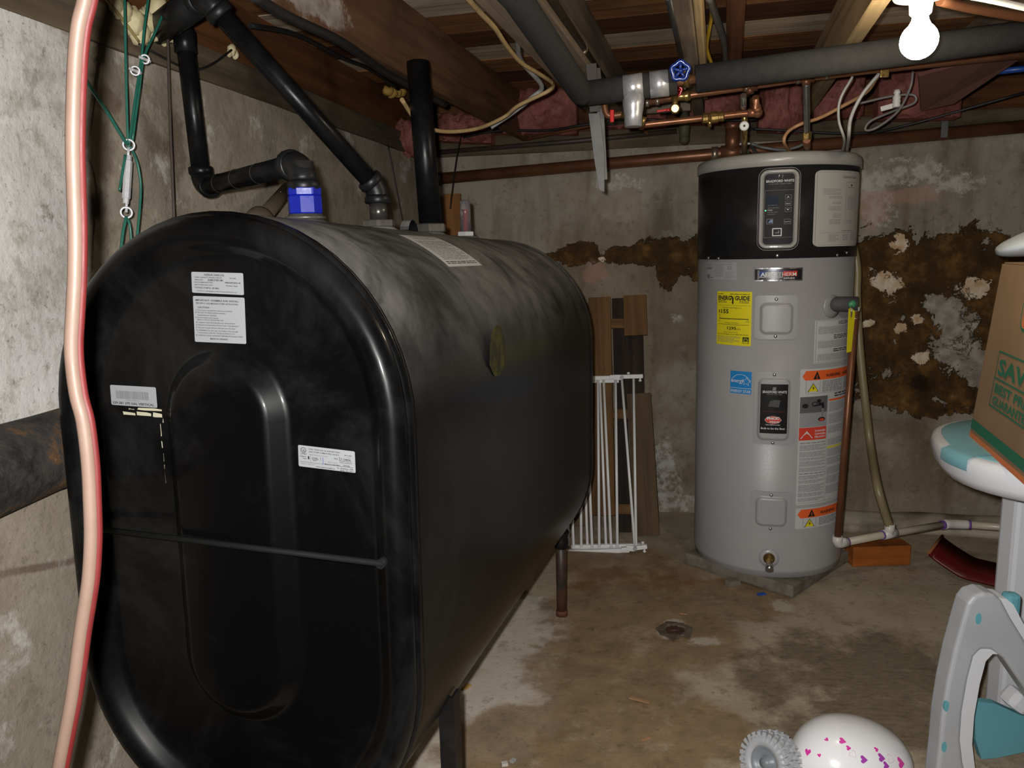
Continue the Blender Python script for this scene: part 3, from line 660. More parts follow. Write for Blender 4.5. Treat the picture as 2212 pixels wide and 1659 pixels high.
m = MB(); m.cyl(b1-d1*.02, a2+d1*.02, r_); m.build('run', M_PIPE, vent); m = MB(); m.cyl(b2-ZU*.02, top+ZU*.03, r_); m.build('riser', M_PIPE, vent)
m = MB(); m.lathe(top-ZU*.03, ZU, [(0, r_*1.0), (.002, r_*1.2), (.05, r_*1.2), (.052, r_)], 18); m.build('coupling', M_PIPE, vent)
for k in (.35, .62, .86):
    q = b1.lerp(a2, k); m = MB(); m.torus(q, d1, r_-.0012, .0022, 20, 6); m.build('thread_ring', M_NIP, vent)
# ---- fill pipe: bushing, nipple, half elbow, long slanting run
c2 = ridge(.627); f1 = atY(820, 420, c2.y); f1 = Vector((c2.x, c2.y, f1.z)); f2 = atY(470, 22, 1.73); dd = (f2-f1).normalized()
fill = thing('fill_pipe', c2, 'black iron pipe slanting from the tank top up to the left wall', 'pipe')
m = MB(); hexnut(m, c2+TU*.004, ZU, .040, .017); m.build('bushing', M_IRON, fill)
m = MB(); m.cyl(c2+TU*.02, f1-ZU*.02, r_); m.build('nipple', M_NIP, fill)
m = MB(); a3, b3 = elbow(m, f1+ZU*.012, ZU, dd, .045, .026); m.build('half_elbow', M_BLK, fill)
m = MB(); m.cyl(b3-dd*.02, f2, r_); m.build('run', M_PIPE, fill)
hd2 = W(U0+.012, WN.dot(f2)+.16, f2.z+.02)
m = MB(); a4, b4 = elbow(m, f2+dd*.03, dd, (hd2-f2).normalized(), .035, .026); m.build('elbow', M_BLK, fill)
m = MB(); m.cyl(b4, hd2, r_*1.5); m.build('wall_sleeve', M_BLK, fill)
# ---- tall black stack at the far part of the tank
c3 = ridge(.947); stk = thing('stack_pipe', c3, 'thick black vertical pipe standing on the tank beside the wall corner', 'pipe')
m = MB(); hexnut(m, c3+TU*.004, ZU, .046, .024); m.build('bushing', M_IRON, stk)
tpt = atY(905, 190, c3.y+.02); m = MB(); m.cyl(c3+TU*.026, Vector((tpt.x, tpt.y, 1.80)), .031); m.build('riser', M_PIPE, stk)
# ================================================================== WATER HEATER
HC = Vector((1.0243, 3.0506, 0)); HR = .2865; HB, HBAND, HTOP = .0527, 1.2411, 1.6075
H0 = math.atan2(-HC.y, -HC.x)
def hm(a, z, d=0): t = H0+a/HR; return Vector((HC.x+(HR+d)*math.cos(t), HC.y+(HR+d)*math.sin(t), z))
def hp(px, py, rr=HR):           # pixel -> (arc, z) on the jacket
    d = ray(px, py); ox, oy = CAM.x-HC.x, CAM.y-HC.y; A = d.x**2+d.y**2; B = 2*(ox*d.x+oy*d.y); C_ = ox*ox+oy*oy-rr*rr; D = B*B-4*A*C_
    if D < 0: D = 0
    k = (-B-math.sqrt(D))/(2*A); q = CAM+d*k; t = math.atan2(q.y-HC.y, q.x-HC.x)-H0
    t = (t+math.pi) % (2*math.pi)-math.pi; return t*HR, q.z
def hrect(l, t, r, b):
    xm, ym = (l+r)/2, (t+b)/2; a0 = hp(l, ym)[0]; a1 = hp(r, ym)[0]; z1 = hp(xm, t)[1]; z0 = hp(xm, b)[1]; return a0, z0, a1-a0, z1-z0
def rr2d(w, h, r, n=5):
    o = []
    for cx, cy, s in ((w/2-r, h/2-r, 0), (-w/2+r, h/2-r, 1), (-w/2+r, -h/2+r, 2), (w/2-r, -h/2+r, 3)):
        for i in range(n+1):
            t = math.pi/2*(s+i/n); o.append((cx+r*math.cos(t), cy+r*math.sin(t)))
    return o
def pad(fn, cx, cy, w, h, r, prof, cap=True, mb=None, seg=6):
    """stacked rounded rectangles: prof of (inset, height)"""
    m = mb or MB(); b0 = len(m.v); V = []; cnt = None
    for ins, d in prof:
        P = rr2d(w-2*ins, h-2*ins, max(.0008, r-ins)); Q = []
        for i in range(len(P)):       # extra points on the straights so they follow a curved jacket
            p, q = P[i], P[(i+1) % len(P)]; Q.append(p)
            if i % 6 == 5: Q += [(p[0]+(q[0]-p[0])*k/seg, p[1]+(q[1]-p[1])*k/seg) for k in range(1, seg)]
        V += [fn(cx+x, cy+y, d) for x, y in Q]; cnt = len(Q)
    Fc = [(i*cnt+k, i*cnt+(k+1) % cnt, (i+1)*cnt+(k+1) % cnt, (i+1)*cnt+k) for i in range(len(prof)-1) for k in range(cnt)]
    m.add(V, Fc, None, False)
    if cap:
        ins, d = prof[-1]; W2, H2, R2 = w-2*ins, h-2*ins, max(.0008, r-ins); xs = sorted(set([W2*i/12 for i in range(13)]+[R2*.15, R2*.5, R2, W2-R2, W2-R2*.5, W2-R2*.15])); V = []
        for x in xs:
            e = R2-min(x, W2-x); e = 0 if e <= 0 else R2-math.sqrt(max(0, R2*R2-e*e)); V += [fn(cx-W2/2+x, cy-H2/2+e, d), fn(cx-W2/2+x, cy+H2/2-e, d)]
        m.add(V, [(2*i, 2*i+2, 2*i+3, 2*i+1) for i in range(len(xs)-1)])
    return m
n = NT('jacket_grey'); M_JK = n.out(n.mix(n.rng(n.noise(2.5, 5), .35, .7), (.335, .33, .335), (.365, .36, .36)), n.rng(n.noise(300, 2), .3, .7, .36, .44), 0, .5)
n.bump(n.noise(420, 2), .06, .001)
M_LID = plain('lid_grey', (.36, .345, .32), .32, c2=(.3, .29, .27), ns=5); M_SHROUD = plain('shroud_black', (.012, .012, .013), .36, c2=(.018, .018, .018), ns=8)
M_BZ = plain('bezel_grey', (.34, .33, .31), .3, c2=(.30, .29, .27), ns=10, coat=.2); M_SCR = plain('screw_steel', (.5, .5, .5), .25, .9, c2=(.3, .3, .3), ns=60); M_ESC = plain('escutcheon', (.27, .265, .26), .4, c2=(.24, .235, .23), ns=10)
heater = thing('water_heater', Vector((HC.x, HC.y, HB)), 'tall grey cylindrical water heater with black top shroud and many stickers', 'water heater')
NSEG = 96
m = MB(); m.lathe((HC.x, HC.y, HB), ZU, [(0, HR-.012), (.003, HR-.004), (.02, HR-.003), (.022, HR-.0005), (.03, HR), (HBAND-HB+.01, HR)], NSEG); m.build('jacket', M_JK, heater)
m = MB(); m.lathe((HC.x, HC.y, HBAND), ZU, [(0, HR+.0005), (.001, HR+.003), (HTOP-.04-HBAND, HR+.003)], NSEG); m.build('shroud', M_SHROUD, heater, None, 'black band round the top')
m = MB(); m.lathe((HC.x, HC.y, HTOP-.05), ZU, [(0, HR+.002), (.001, HR+.008), (.028, HR+.008), (.04, HR+.004), (.047, HR-.008), (.05, HR-.03), (.052, .02)], NSEG); m.build('lid', M_LID, heater)
def screw(px, py, parent, d=0):
    a, z = hp(px, py); o = hm(a, z, d); ax = hm(a, z, 1)-hm(a, z, 0); m = MB(); m.lathe(o, ax, [(0, .0062), (.0025, .006), (.0042, .004), (.0045, .001)], 10); return m.build('screw', M_SCR, parent)
for x, y in ((1532, 557), (1553, 558), (1679, 552), (1827, 546), (1807, 551)): screw(x, y, heater, .003)
# access covers
def cover(o, i, parent, name, lab, hgt=.012):
    a, z, w, h = hrect(*o); m = pad(hm, a+w/2, z+h/2, w, h, .018, [(0, 0), (.001, .004), (.004, .0045)], False)
    a2, z2, w2, h2 = hrect(*i); m = pad(hm, a+w/2, z+h/2, w, h, .018, [(.004, .0045), (.012, .0045)], False, m)
    cx, cz = a2+w2/2, z2+h2/2
    # plate to raised island, point by point
    P = [(0, 0, .0045)]
    m2 = pad(hm, cx, cz, w2, h2, .02, [(-.004, .0044), (0, .006), (.004, hgt-.002), (.009, hgt)], True)
    m3 = Label(w, h, lambda x, y, d: hm(a+x, z+y, .0043+d), .01, .0001).base(M_JK, .016)
    b = m3.mb
    c = b.build(name, M_JK, parent, None, lab) if False else None
    m.v += []; off = len(m.v); m.v += m2.v; m.f += [[q+off for q in f] for f in m2.f]; m.mi += m2.mi; m.sm += m2.sm
    off = len(m.v); m.v += b.v; m.f += [[q+off for q in f] for f in b.f]; m.mi += [0]*len(b.f); m.sm += b.sm
    return m.build(name, M_JK, parent, None, lab)
cv1 = cover((1630, 638, 1722, 733), (1643, 655, 1711, 721), heater, 'access_cover', 'upper square access cover'); screw(1677, 646, cv1, .0045); screw(1675, 726, cv1, .0045)
cv2 = cover((1628, 803, 1719, 960), (1638, 817, 1704, 950), heater, 'access_cover', 'tall middle access cover'); screw(1673, 809, cv2, .0045); screw(1669, 956, cv2, .0045)
cv3 = cover((1621, 1062, 1711, 1148), (1633, 1074, 1698, 1135), heater, 'access_cover', 'lower square access cover'); screw(1666, 1069, cv3, .0045); screw(1664, 1141, cv3, .0045)
# control panel
a, z, w, h = hrect(1637, 362, 1727, 541); cx, cz = a+w/2, z+h/2
m = pad(hm, cx, cz, w, h, .032, [(0, .002), (.001, .008), (.003, .009)], False); m = pad(hm, cx, cz, w-.012, h-.012, .028, [(0, .004), (.001, .014), (.005, .019), (.010, .019), (.014, .014), (.016, .008)], False, m)
m.build('control_bezel', M_BZ, heater, None, 'light grey rounded frame of the control panel')
a, z, w, h = hrect(1651, 372, 1717, 530); SCRN = flat('panel_black', (.012, .012, .013), .55, .2); GRY = flat('print_grey', (.2, .2, .2)); LCD = flat('lcd_blue', (.02, .028, .045), .6, .1)
n = NT('led_green'); n.b.inputs['Emission Color'].default_value = (.1, 1, .4, 1); n.b.inputs['Emission Strength'].default_value = 1.2; LEDM = n.out((.1, .6, .3), .4)
w_, h_ = 66, 158
def lmap(l, t, r, b, wu, hu, lift=0):
    a, z, w, h = hrect(l, t, r, b); return lambda x, y, d: hm(a+w*x/wu, z+h*y/hu, lift+d)
L = Label(w_, h_, lmap(1649, 370, 1718, 531, w_, h_, .009), 8, .0003).base(SCRN, 6)
L.poly([(29, 142), (37, 142), (38, 150), (30, 150)], INKW); L.text('BRADFORD WHITE', 5, 135, 7, INKW, .12, 'LEFT', 55); L.text('WATER HEATERS', 10, 130.5, 3, GRY, .02, 'LEFT', 46)
for x, y, w2, h2 in ((3, 18, .5, 100), (62, 18, .5, 100), (3, 118, 59.5, .5), (3, 18, 59.5, .5)): L.rect(x, y, w2, h2, GRY)
for x, y in ((44, 98), (44, 85), (44, 72)):
    for q in ((x, y, 12, .6), (x, y+9, 12, .6), (x, y, .6, 9.6), (x+12, y, .6, 9.6)): L.rect(*q, GRY)
L.poly([(46.5, 101), (50, 105), (53.5, 101), (50, 102.5)], INKW); L.poly([(46.5, 79), (50, 75), (53.5, 79), (50, 77.8)], INKW); L.text('MODE', 46, 88, 3.4, INKW, .02, 'LEFT', 8)
L.rect(7, 86, 24, 20, LCD); L.poly([(12, 88), (18, 104), (24, 92), (28, 88)], flat('lcd_glint', (.05, .065, .09), .6, .1)); L.rect(10, 86.5, 18, .8, GRY)
L.text('HEAT PUMP ONLY', 9, 80, 3, GRY, .02, 'LEFT', 24); L.text('HYBRID', 9, 75.5, 3, INKW, .02); L.text('ELECTRIC ONLY', 9, 71, 3, GRY, .02, 'LEFT', 21); L.text('VACATION', 9, 66.5, 3, GRY, .02); L.disc(5.5, 76, 1.4, LEDM)
L.rect(8, 47, 13, 11, GRY); L.rect(9, 48, 11, 9, LCD, 2); L.poly([(11, 50), (16, 56), (20, 56), (20, 50)], flat('lcd_bright', (.22, .3, .42), .6, .1), 3)
for q in ((43, 46, 13, .6), (43, 56, 13, .6), (43, 46, .6, 10), (56, 46, .6, 10)): L.rect(*q, GRY)
L.text('VACATION', 44, 50, 2.6, INKW, .02, 'LEFT', 11); L.rect(20, 21, 19, 17, INKW); L.rect(22, 23, 15, 13, SCRN, 2); L.poly([(26, 27), (34, 27), (34, 33), (32, 33), (32, 29), (26, 29)], GRY, 3); L.build('control_panel', heater, 'black control panel with white maker name and buttons')
# quick start label wrapping the shroud
w_, h_ = 100, 165; GP = flat('label_silver', (.42, .405, .375), .25, .5)
L = Label(w_, h_, lmap(1757, 368, 1851, 532, w_, h_, .0035), 3, .0003).base(GP, 10)
for q in ((3, 4, .5, 157), (4, 3, 90, .5), (4, 161, 90, .5)): L.rect(*q, INKG)
L.text('Quick Start Guide', 46, 149, 8, INK, .02, 'LEFT', 34); L.rect(54, 45, .5, 95, INKG); L.rect(84, 45, .5, 95, INKG); L.rect(54, 140, 30, .5, INKG); L.disc(67, 134, 2, INK); L.text('BRADFORD WHITE', 57, 128, 3, INK, .02, 'LEFT', 20)
for k, (y0, y1, x, w2) in enumerate(((112, 126, 13, 30), (104, 110, 22, 24), (92, 98, 28, 18), (78, 88, 22, 24), (62, 72, 30, 16), (48, 60, 24, 20), (50, 58, 58, 20), (80, 110, 58, 22))): L.lines(x, y0, y1, w2, max(2, int((y1-y0)/2.5)), INKG, .3, k)
L.rect(8, 30, 86, .5, INKG); L.text('Heater Features', 48, 33, 4.4, INK, .02, 'LEFT', 26); L.lines(24, 10, 28, 18, 6, INKG, .3, 30); L.lines(50, 12, 28, 14, 5, INKG, .3, 31); L.lines(70, 12, 28, 14, 5, INKG, .3, 32); L.build('quick_start_label', heater, 'silver quick start guide label on the shroud')
# rating plate
RP = flat('plate_grey', (.34, .345, .36), .4); L = Label(64, 36.5, lmap(1527, 567.5, 1591, 604, 64, 36.5), 4, .0004).base(RP, 1)
L.rect(19, 0, .4, 36.5, INKG); L.lines(2, 24, 35, 15, 5, INKG, .4, 1); L.rect(2, 22, 12, 4, INKG); L.rect(2, 2, 8, 9, INKG); L.lines(12, 3, 6, 5, 1, INK, .5, 2); L.lines(22, 6, 35, 20, 14, INKG, .3, 3); L.lines(44, 2, 18, 17, 6, INKG, .25, 4); L.disc(52, 25, 4, INKG, 3.2); L.text('UL', 50, 23.5, 4, INKG); L.lines(26, 31, 35, 34, 2, INKG, .35, 9); L.build('rating_plate', heater, 'grey rating plate')
# badge
CH = plain('badge_chrome', (.5, .5, .5), .15, .9, c2=(.35, .35, .35), ns=20); BK = flat('badge_black', (.012, .012, .013), .25, .5); RB = flat('badge_red', (.55, .04, .02), .3); BB = flat('badge_blue', (.02, .04, .22), .3)
L = Label(104, 27.5, lmap(1629, 579, 1733, 606.6, 104, 27.5, .002), 4, .0004).base(CH, 1); L.rect(2, 2, 100, 23.5, BK); L.rect(8, 3, 4, 20, flat('badge_grey', (.2, .2, .2), .3), 2); L.rect(62, 10, 30, 11, RB, 2); L.rect(12, 10, 12, 11, BB, 2); L.rect(16, 20, 70, 1.5, BB, 2)
L.text('AERO', 15, 10, 11.5, INKW, .5, 'LEFT', 36, 3); L.text('THERM', 52, 10, 11.5, INKW, .02, 'LEFT', 38, 3); L.rect(12, 7.5, 50, 1.2, INKW, 2); L.text('SERIES', 63, 4.2, 4, INKW, .1, 'LEFT', 24, 3)
m = pad(lmap(1629, 579, 1733, 606.6, 104, 27.5), 52, 13.75, 105, 28.5, 1.5, [(0, 0), (0, .002)], True, None, 10); m.build('badge_backing', CH, heater)
L.build('badge', heater, 'chrome and black name badge')
# yellow energy guide
w_, h_ = 74, 116; L = Label(w_, h_, lmap(1549, 630, 1623.5, 746, w_, h_), 4, .0004).base(YEL, 1)
L.text('ENERG', 3, 98, 12.5, INK, .45, 'LEFT', 30); L.poly([(32, 107), (35, 107), (36.5, 103), (38, 107), (41, 107), (38, 99), (38, 93), (40.5, 93), (36.5, 88), (32.5, 93), (35, 93), (35, 99)], INK); L.text('GUIDE', 41, 98, 12.5, INK, .45, 'LEFT', 29)
L.lines(3, 109, 112, 12, 1, INK, .4, 1); L.lines(30, 109, 112, 40, 1, INK, .4, 2); L.lines(3, 91, 97, 20, 2, INK, .4, 3); L.lines(50, 91, 97, 20, 2, INK, .4, 4); L.rect(2, 86, 70, .4, INK); L.text('Estimated Yearly Energy Cost', 14, 80, 4, INK, .02, 'LEFT', 40)
L.text('$', 4, 70, 9, INK, .1); L.text('155', 9, 69, 12, INK, .35, 'LEFT', 17); L.rect(7, 56.5, 61, 1.6, INK); L.rect(7, 54, .7, 8, INK); L.rect(67.5, 54, .7, 6, INK); L.poly([(5, 66), (8.5, 66), (6.8, 62)], INK); L.text('$149', 3, 51, 3, INK); L.text('$2000', 63, 51, 3, INK)
L.text('Cost Range of Similar Models', 20, 47.5, 3.2, INK, .02, 'LEFT', 30); L.rect(4, 44.5, 66, .8, INK); L.text('1295', 24, 34, 9, INK, .25, 'LEFT', 19); L.text('kWh', 45, 34, 4.6, INK, .02)
for q in ((17, 31, 32, .3), (17, 43, 32, .3), (17, 31, .3, 12), (49, 31, .3, 12)): L.rect(*q, INKG)
L.text('Estimated Yearly Electricity Use', 18, 27, 3, INK, .02, 'LEFT', 30); L.text('Your cost will depend on your utility rates and use.', 3, 22.5, 4.2, INK, .05, 'LEFT', 66); L.lines(3, 5, 20, 50, 6, INKG, .35, 6); L.rect(58, 5, 12, 14, flat('estar_dark', (.05, .06, .01))); L.disc(64, 12, 4, YEL, 3.2); L.rect(59, 6, 10, 2.6, YEL, 2); L.build('energy_label', heater, 'yellow energy guide label')
# blue energy star
w_, h_ = 46, 48.5; L = Label(w_, h_, lmap(1577.6, 802, 1623.5, 850.5, w_, h_), 4, .0004).base(BLUE, 1); L.rect(0, 11.5, 46, .9, INKW)
d_ = .0004*3; pts = [(23+22*math.cos(t), 20+22*math.sin(t)) for t in [math.pi*(.08+.84*i/18) for i in range(19)]]
for i in range(18):
    (x0, y0), (x1, y1) = pts[i], pts[i+1]; L.poly([(x0, y0), (x1, y1), (23+(x1-23)*.96, 20+(y1-20)*.96), (23+(x0-23)*.96, 20+(y0-20)*.96)], INKW, 2)
sp = [(35.5+(10 if i % 2 == 0 else 4.6)*math.sin(i*math.pi/5+.1), 27+(10 if i % 2 == 0 else 4.6)*math.cos(i*math.pi/5+.1)) for i in range(10)]
for i in range(10):
    (x0, y0), (x1, y1) = sp[i], sp[(i+1) % 10]; f = .84; L.poly([(x0, y0), (x1, y1), (35.5+(x1-35.5)*f, 27+(y1-27)*f), (35.5+(x0-35.5)*f, 27+(y0-27)*f)], INKW, 2)
L.text('energy', 2, 24, 12, INKW, .12, 'LEFT', 27, 2, .25); L.text('ENERGY STAR', 1.5, 2.5, 8.5, INKW, .12, 'LEFT', 43); L.build('efficiency_label', heater, 'square blue efficiency label with a star')
# black label on the middle cover
w_, h_ = 56, 106; L = Label(w_, h_, lmap(1643, 829, 1699.5, 935, w_, h_, .0122), 6, .0004).base(BK, 1)
L.poly([(24, 93), (31, 93), (32, 100), (25, 100)], GRY, 2); L.text('BRADFORD WHITE', 4, 87, 7.4, INKW, .14, 'LEFT', 49); L.text('WATER HEATERS', 12, 83.5, 2.6, GRY, .02, 'LEFT', 32); L.poly([(16, 58), (38, 57), (41, 72), (30, 73), (20, 70)], flat('print_dim', (.07, .07, .07)), 2); L.text('AEROTHERM SERIES', 5, 46, 4, flat('print_dimred', (.12, .012, .012)), .02, 'LEFT', 46)
L.disc(27, 29.5, 17.5, INKW, 0, 8, 2, .5); L.disc(27, 29.5, 16.6, RED, 0, 8, 3, .5); L.text('PHCC', 14.5, 30.5, 7, INKW, .5, 'LEFT', 25, 4); L.text('PRIDE', 20, 23.5, 5, INKW, .2, 'LEFT', 19, 4); L.lines(12, 17.5, 20, 31, 1, INKW, .5, 2); L.text('Built to be the Best', 2.5, 9, 5.6, INKW, .12, 'LEFT', 49); L.build('maker_label', cv2, 'black maker label with red shield')
# big warning label
WH = flat('warn_white', (.5, .5, .5), .45); w_, h_ = 130, 290
L = Label(w_, h_, lmap(1724, 795, 1833, 1085, w_, h_), 4, .0004).base(WH, 3)
def warnhead(L, y, h):
    L.poly([(3, y+h*.4), (8, y), (8, y+h*.9)], ORG_, 1); L.rect(7.9, y, 118, h*.95, ORG_); L.poly([(20, y+2), (32, y+2), (26, y+h*.9)], INK, 2); L.rect(25.5, y+5, 1.2, 6, ORG_, 3); L.rect(25.5, y+3, 1.2, 1.2, ORG_, 3); L.text('WARNING', 42, y+5, 9, INK, .3, 'LEFT', 32, 2); L.text('AVERTISSEMENT', 80, y+5, 9, INK, .3, 'LEFT', 44, 2)
warnhead(L, 266, 21)
for q in ((9, 238, 118, .5), (9, 238, .5, 27), (32, 238, .5, 27)): L.rect(*q, INKG)
def bolt(L, x, y): L.poly([(x, y), (x+18, y), (x+9, y+18)], INK, 1); L.poly([(x+1.4, y+.9), (x+16.6, y+.9), (x+9, y+16)], YEL, 2); L.poly([(x+10, y+13), (x+7, y+7), (x+9, y+7.4), (x+8, y+3), (x+11.5, y+8.4), (x+9.4, y+8)], INK, 3)
bolt(L, 11.5, 242); L.lines(36, 240, 264, 44, 8, INKG, .45, 1); L.lines(86, 240, 264, 40, 8, INKG, .45, 2); L.lines(62, 226, 236, 40, 2, INK, .5, 3); L.rect(50, 219, 78, 4, ORG_)
PH = flat('photo_grey', (.11, .11, .115)); PH2 = flat('photo_light', (.28, .28, .29)); L.rect(1, 168, 46, 64, PH); L.rect(1, 168, 46, 30, PH2, 2); L.poly([(22, 214), (30, 214), (30, 218), (40, 218), (41, 206), (37, 206), (36, 212), (22, 211)], INK, 3); L.disc(24, 216, 5, INK, 3.4, 12, 3); L.disc(31, 222, 4, INK, 0, 8, 3); L.disc(9, 213, 5, INK, 0, 8, 3); L.poly([(36.5, 206), (40, 206), (39, 188), (37, 188)], flat('photo_steam', (.2, .2, .21)), 3); L.disc(37, 183, 6.5, INK, 0, 12, 3, .7); L.disc(37, 182, 4.5, RED, 0, 12, 4, .6)
L.rect(1, 140, 46, 27, RED); L.poly([(3, 144), (23, 144), (13, 160)], INKW, 2); L.rect(12.4, 148, 1.4, 7, RED, 3); L.rect(12.4, 145.4, 1.4, 1.4, RED, 3)
for i, t in enumerate(('DANGER', 'DANGER', 'PELIGRO')): L.text(t, 26, 157-i*6.5, 5.4, INKW, .12, 'LEFT', 19, 2)
for i, (y0, y1) in enumerate(((132, 136), (118, 130), (104, 115), (97, 102), (84, 95), (72, 81), (66, 70), (56, 64), (47, 54), (28, 44), (18, 26), (8, 15))): L.lines(3, y0, y1, 44, max(1, int((y1-y0)/2.2)), INKG, .4, 10+i)
L.rect(48.5, 4, .4, 224, INKG); L.rect(93, 4, .4, 224, INKG); L.rect(50, 118, 78, 3.4, YEL); L.rect(3, 4, 124, .5, INKG)
for c_ in (51, 95):
    for i, (y0, y1) in enumerate(((196, 217), (170, 192), (150, 166), (124, 138), (100, 116), (82, 97), (60, 76), (40, 57), (18, 36))): L.lines(c_, y0, y1, 38, max(1, int((y1-y0)/2.2)), INKG, .4, 40+i+c_)
L.build('warning_label', heater, 'tall white warning label with orange heading')
# lower warning label
w_, h_ = 130, 45; L = Label(w_, h_, lmap(1718, 1093, 1825, 1137, w_, h_), 4, .0004).base(WH, 3); warnhead(L, 23, 20)
L.rect(12, 2, .5, 20, INKG); L.rect(34, 2, .5, 20, INKG); bolt(L, 14, 3); L.lines(40, 4, 21, 40, 6, INKG, .5, 5); L.lines(90, 4, 21, 34, 6, INKG, .5, 6); L.build('warning_label', heater, 'low white warning label with orange heading')
# white text label under the relief outlet
w_, h_ = 84, 92; L = Label(w_, h_, lmap(1759, 690, 1838, 782, w_, h_), 4, .0004).base(WH, 1)
for q in ((2, 2, 80, .5), (2, 90, 80, .5), (2, 2, .5, 88)): L.rect(*q, INKG)
L.lines(38, 80, 88, 42, 3, INK, .5, 1); L.lines(5, 62, 78, 75, 8, INKG, .4, 2); L.lines(30, 50, 60, 50, 3, INK, .5, 3); L.lines(5, 32, 48, 75, 8, INKG, .4, 4); L.lines(30, 22, 30, 50, 2, INK, .5, 5); L.lines(5, 5, 20, 75, 8, INKG, .4, 6); L.build('notice_label', heater, 'white notice label with small print')
# relief outlet with its grey stub
a, z = hp(1797, 662); ax = (hm(a, z, 1)-hm(a, z, 0)).normalized(); o = hm(a, z, 0)
m = MB(); m.lathe(o-ax*.004, ax, [(0, .042), (.006, .042), (.0065, .018)], 32); m.build('escutcheon', M_ESC, heater)
outd = Vector((.93, -.37, 0)).normalized(); so = hm(*hp(1806, 657), 0)
M_STUB = plain('outlet_foam', (.06, .06, .063), .7, c2=(.04, .04, .04), ns=40); m = MB(); m.tube([so-outd*.03, so+outd*.0, so+outd*.072], [.027, .0275, .027], 24); m.build('relief_stub', M_STUB, heater, None, 'dark grey foam covered stub')
stub_end = so+outd*.065
# drain valve
a, z = hp(1661, 1205); o = hm(a, z, 0); ax = (hm(a, z, 1)-o).normalized()
m = MB(); m.lathe(o, ax, [(0, .036), (.003, .036), (.0035, .02)], 32); m.build('escutcheon', plain('washer_pale', (.36, .36, .37), .3), heater)
BRS = plain('brass', (.45, .3, .1), .28, .85, c2=(.25, .15, .05), ns=40); BRZ = plain('bright_zinc', (.5, .5, .48), .2, .9, c2=(.3, .3, .3), ns=50)
m = MB(); m.lathe(o+ax*.003, ax, [(0, .021), (.006, .021), (.008, .014), (.03, .013)], 20); dv = m.build('drain_valve', BRS, heater)
m = MB(); d = (ax-ZU*.8).normalized(); q = o+ax*.026; m.tube([q, q+d*.02, q+d*.021, q+d*.042], [.012, .012, .0145, .0145], 18); m.build('hose_outlet', BRZ, dv)
# slab under the heater: a square paver resting on short scraps
M_PAV = plain('paver_grey', (.20, .175, .14), .9, c2=(.09, .075, .055), ns=14, amt=.9, bump=.5, bs=60)
m = MB(); c_, s_ = math.cos(.75), math.sin(.75); m.box((HC.x+.0, HC.y-.02, .0295), (.47, .47, .045), (c_, s_, 0), (-s_, c_, 0), ZU, .006); tag(m.build('concrete_paver', M_PAV), 'weathered square slab set cornerwise under the water heater', 'slab')
# ================================================================== PIPES AND WIRES OVERHEAD
def wn(px, py, c): return onplane(px, py, WN, c)
M_FOAM = plain('pipe_foam', (.04, .039, .038), .95, c2=(.028, .028, .028), ns=40, bump=.8, bs=500, spec=.15)
M_FOIL = plain('foil_tape', (.5, .5, .51), .36, .55, c2=(.36, .36, .38), ns=30, bump=.35, bs=50)
M_CU = plain('copper', (.31, .135, .068), .36, .6, c2=(.19, .08, .04), ns=14, amt=.8)
M_CUD = plain('copper_dull', (.205, .085, .042), .42, .5, c2=(.125, .05, .025), ns=8, amt=.8)
M_SOLD = plain('solder', (.42, .36, .28), .35, .8, c2=(.3, .2, .12), ns=60)
M_DARKP = plain('old_dark_pipe', (.035, .026, .02), .5, c2=(.06, .04, .025), ns=10)
M_REDH = plain('red_enamel', (.55, .012, .012), .3, coat=.3); M_BLUH = plain('blue_wheel', (.005, .02, .16), .3, c2=(.008, .035, .22), coat=.2)
M_WIREG = plain('wire_grey', (.36, .35, .33), .5); M_WIRET = plain('wire_tan', (.42, .29, .13), .55, c2=(.25, .16, .07)); M_WIREB = plain('wire_black', (.014, .013, .012), .5)
M_GALV = plain('galvanised', (.115, .115, .112), .55, .2, c2=(.07, .07, .066), ns=14)
# insulated header
A = wn(1268, 202, 2.30); B = wn(2290, 66, 2.30); dI = (B-A).normalized(); at = lambda px: A+dI*((wn(px, 202-(px-1268)*.133, 2.30)-A).dot(dI))
ins = thing('insulated_pipe', A, 'grey foam sleeved water pipe crossing under the joists past the bulb', 'pipe')
m = MB(); m.cyl(A, at(1462), .034, n=20); m.build('foam_sleeve', M_FOAM, ins); m = MB(); m.cyl(at(1502), B, .036, n=24); m.build('foam_sleeve', M_FOAM, ins)
m = MB(); m.cyl(at(1440), at(1520), .012); m.build('copper_core', M_CU, ins)
for p0, p1 in ((1347, 1389), (1404, 1444)): m = MB(); m.cyl(at(p0), at(p1), .0352, n=24); m.build('foil_band', M_FOIL, ins)
q = at(1368); m = MB(); m.tube([q-ZU*.01, q-ZU*.05, q-ZU*.075, q-ZU*.105], [.033, .029, .025, .024], 14); m.build('foil_wrapped_tee', M_FOIL, ins)
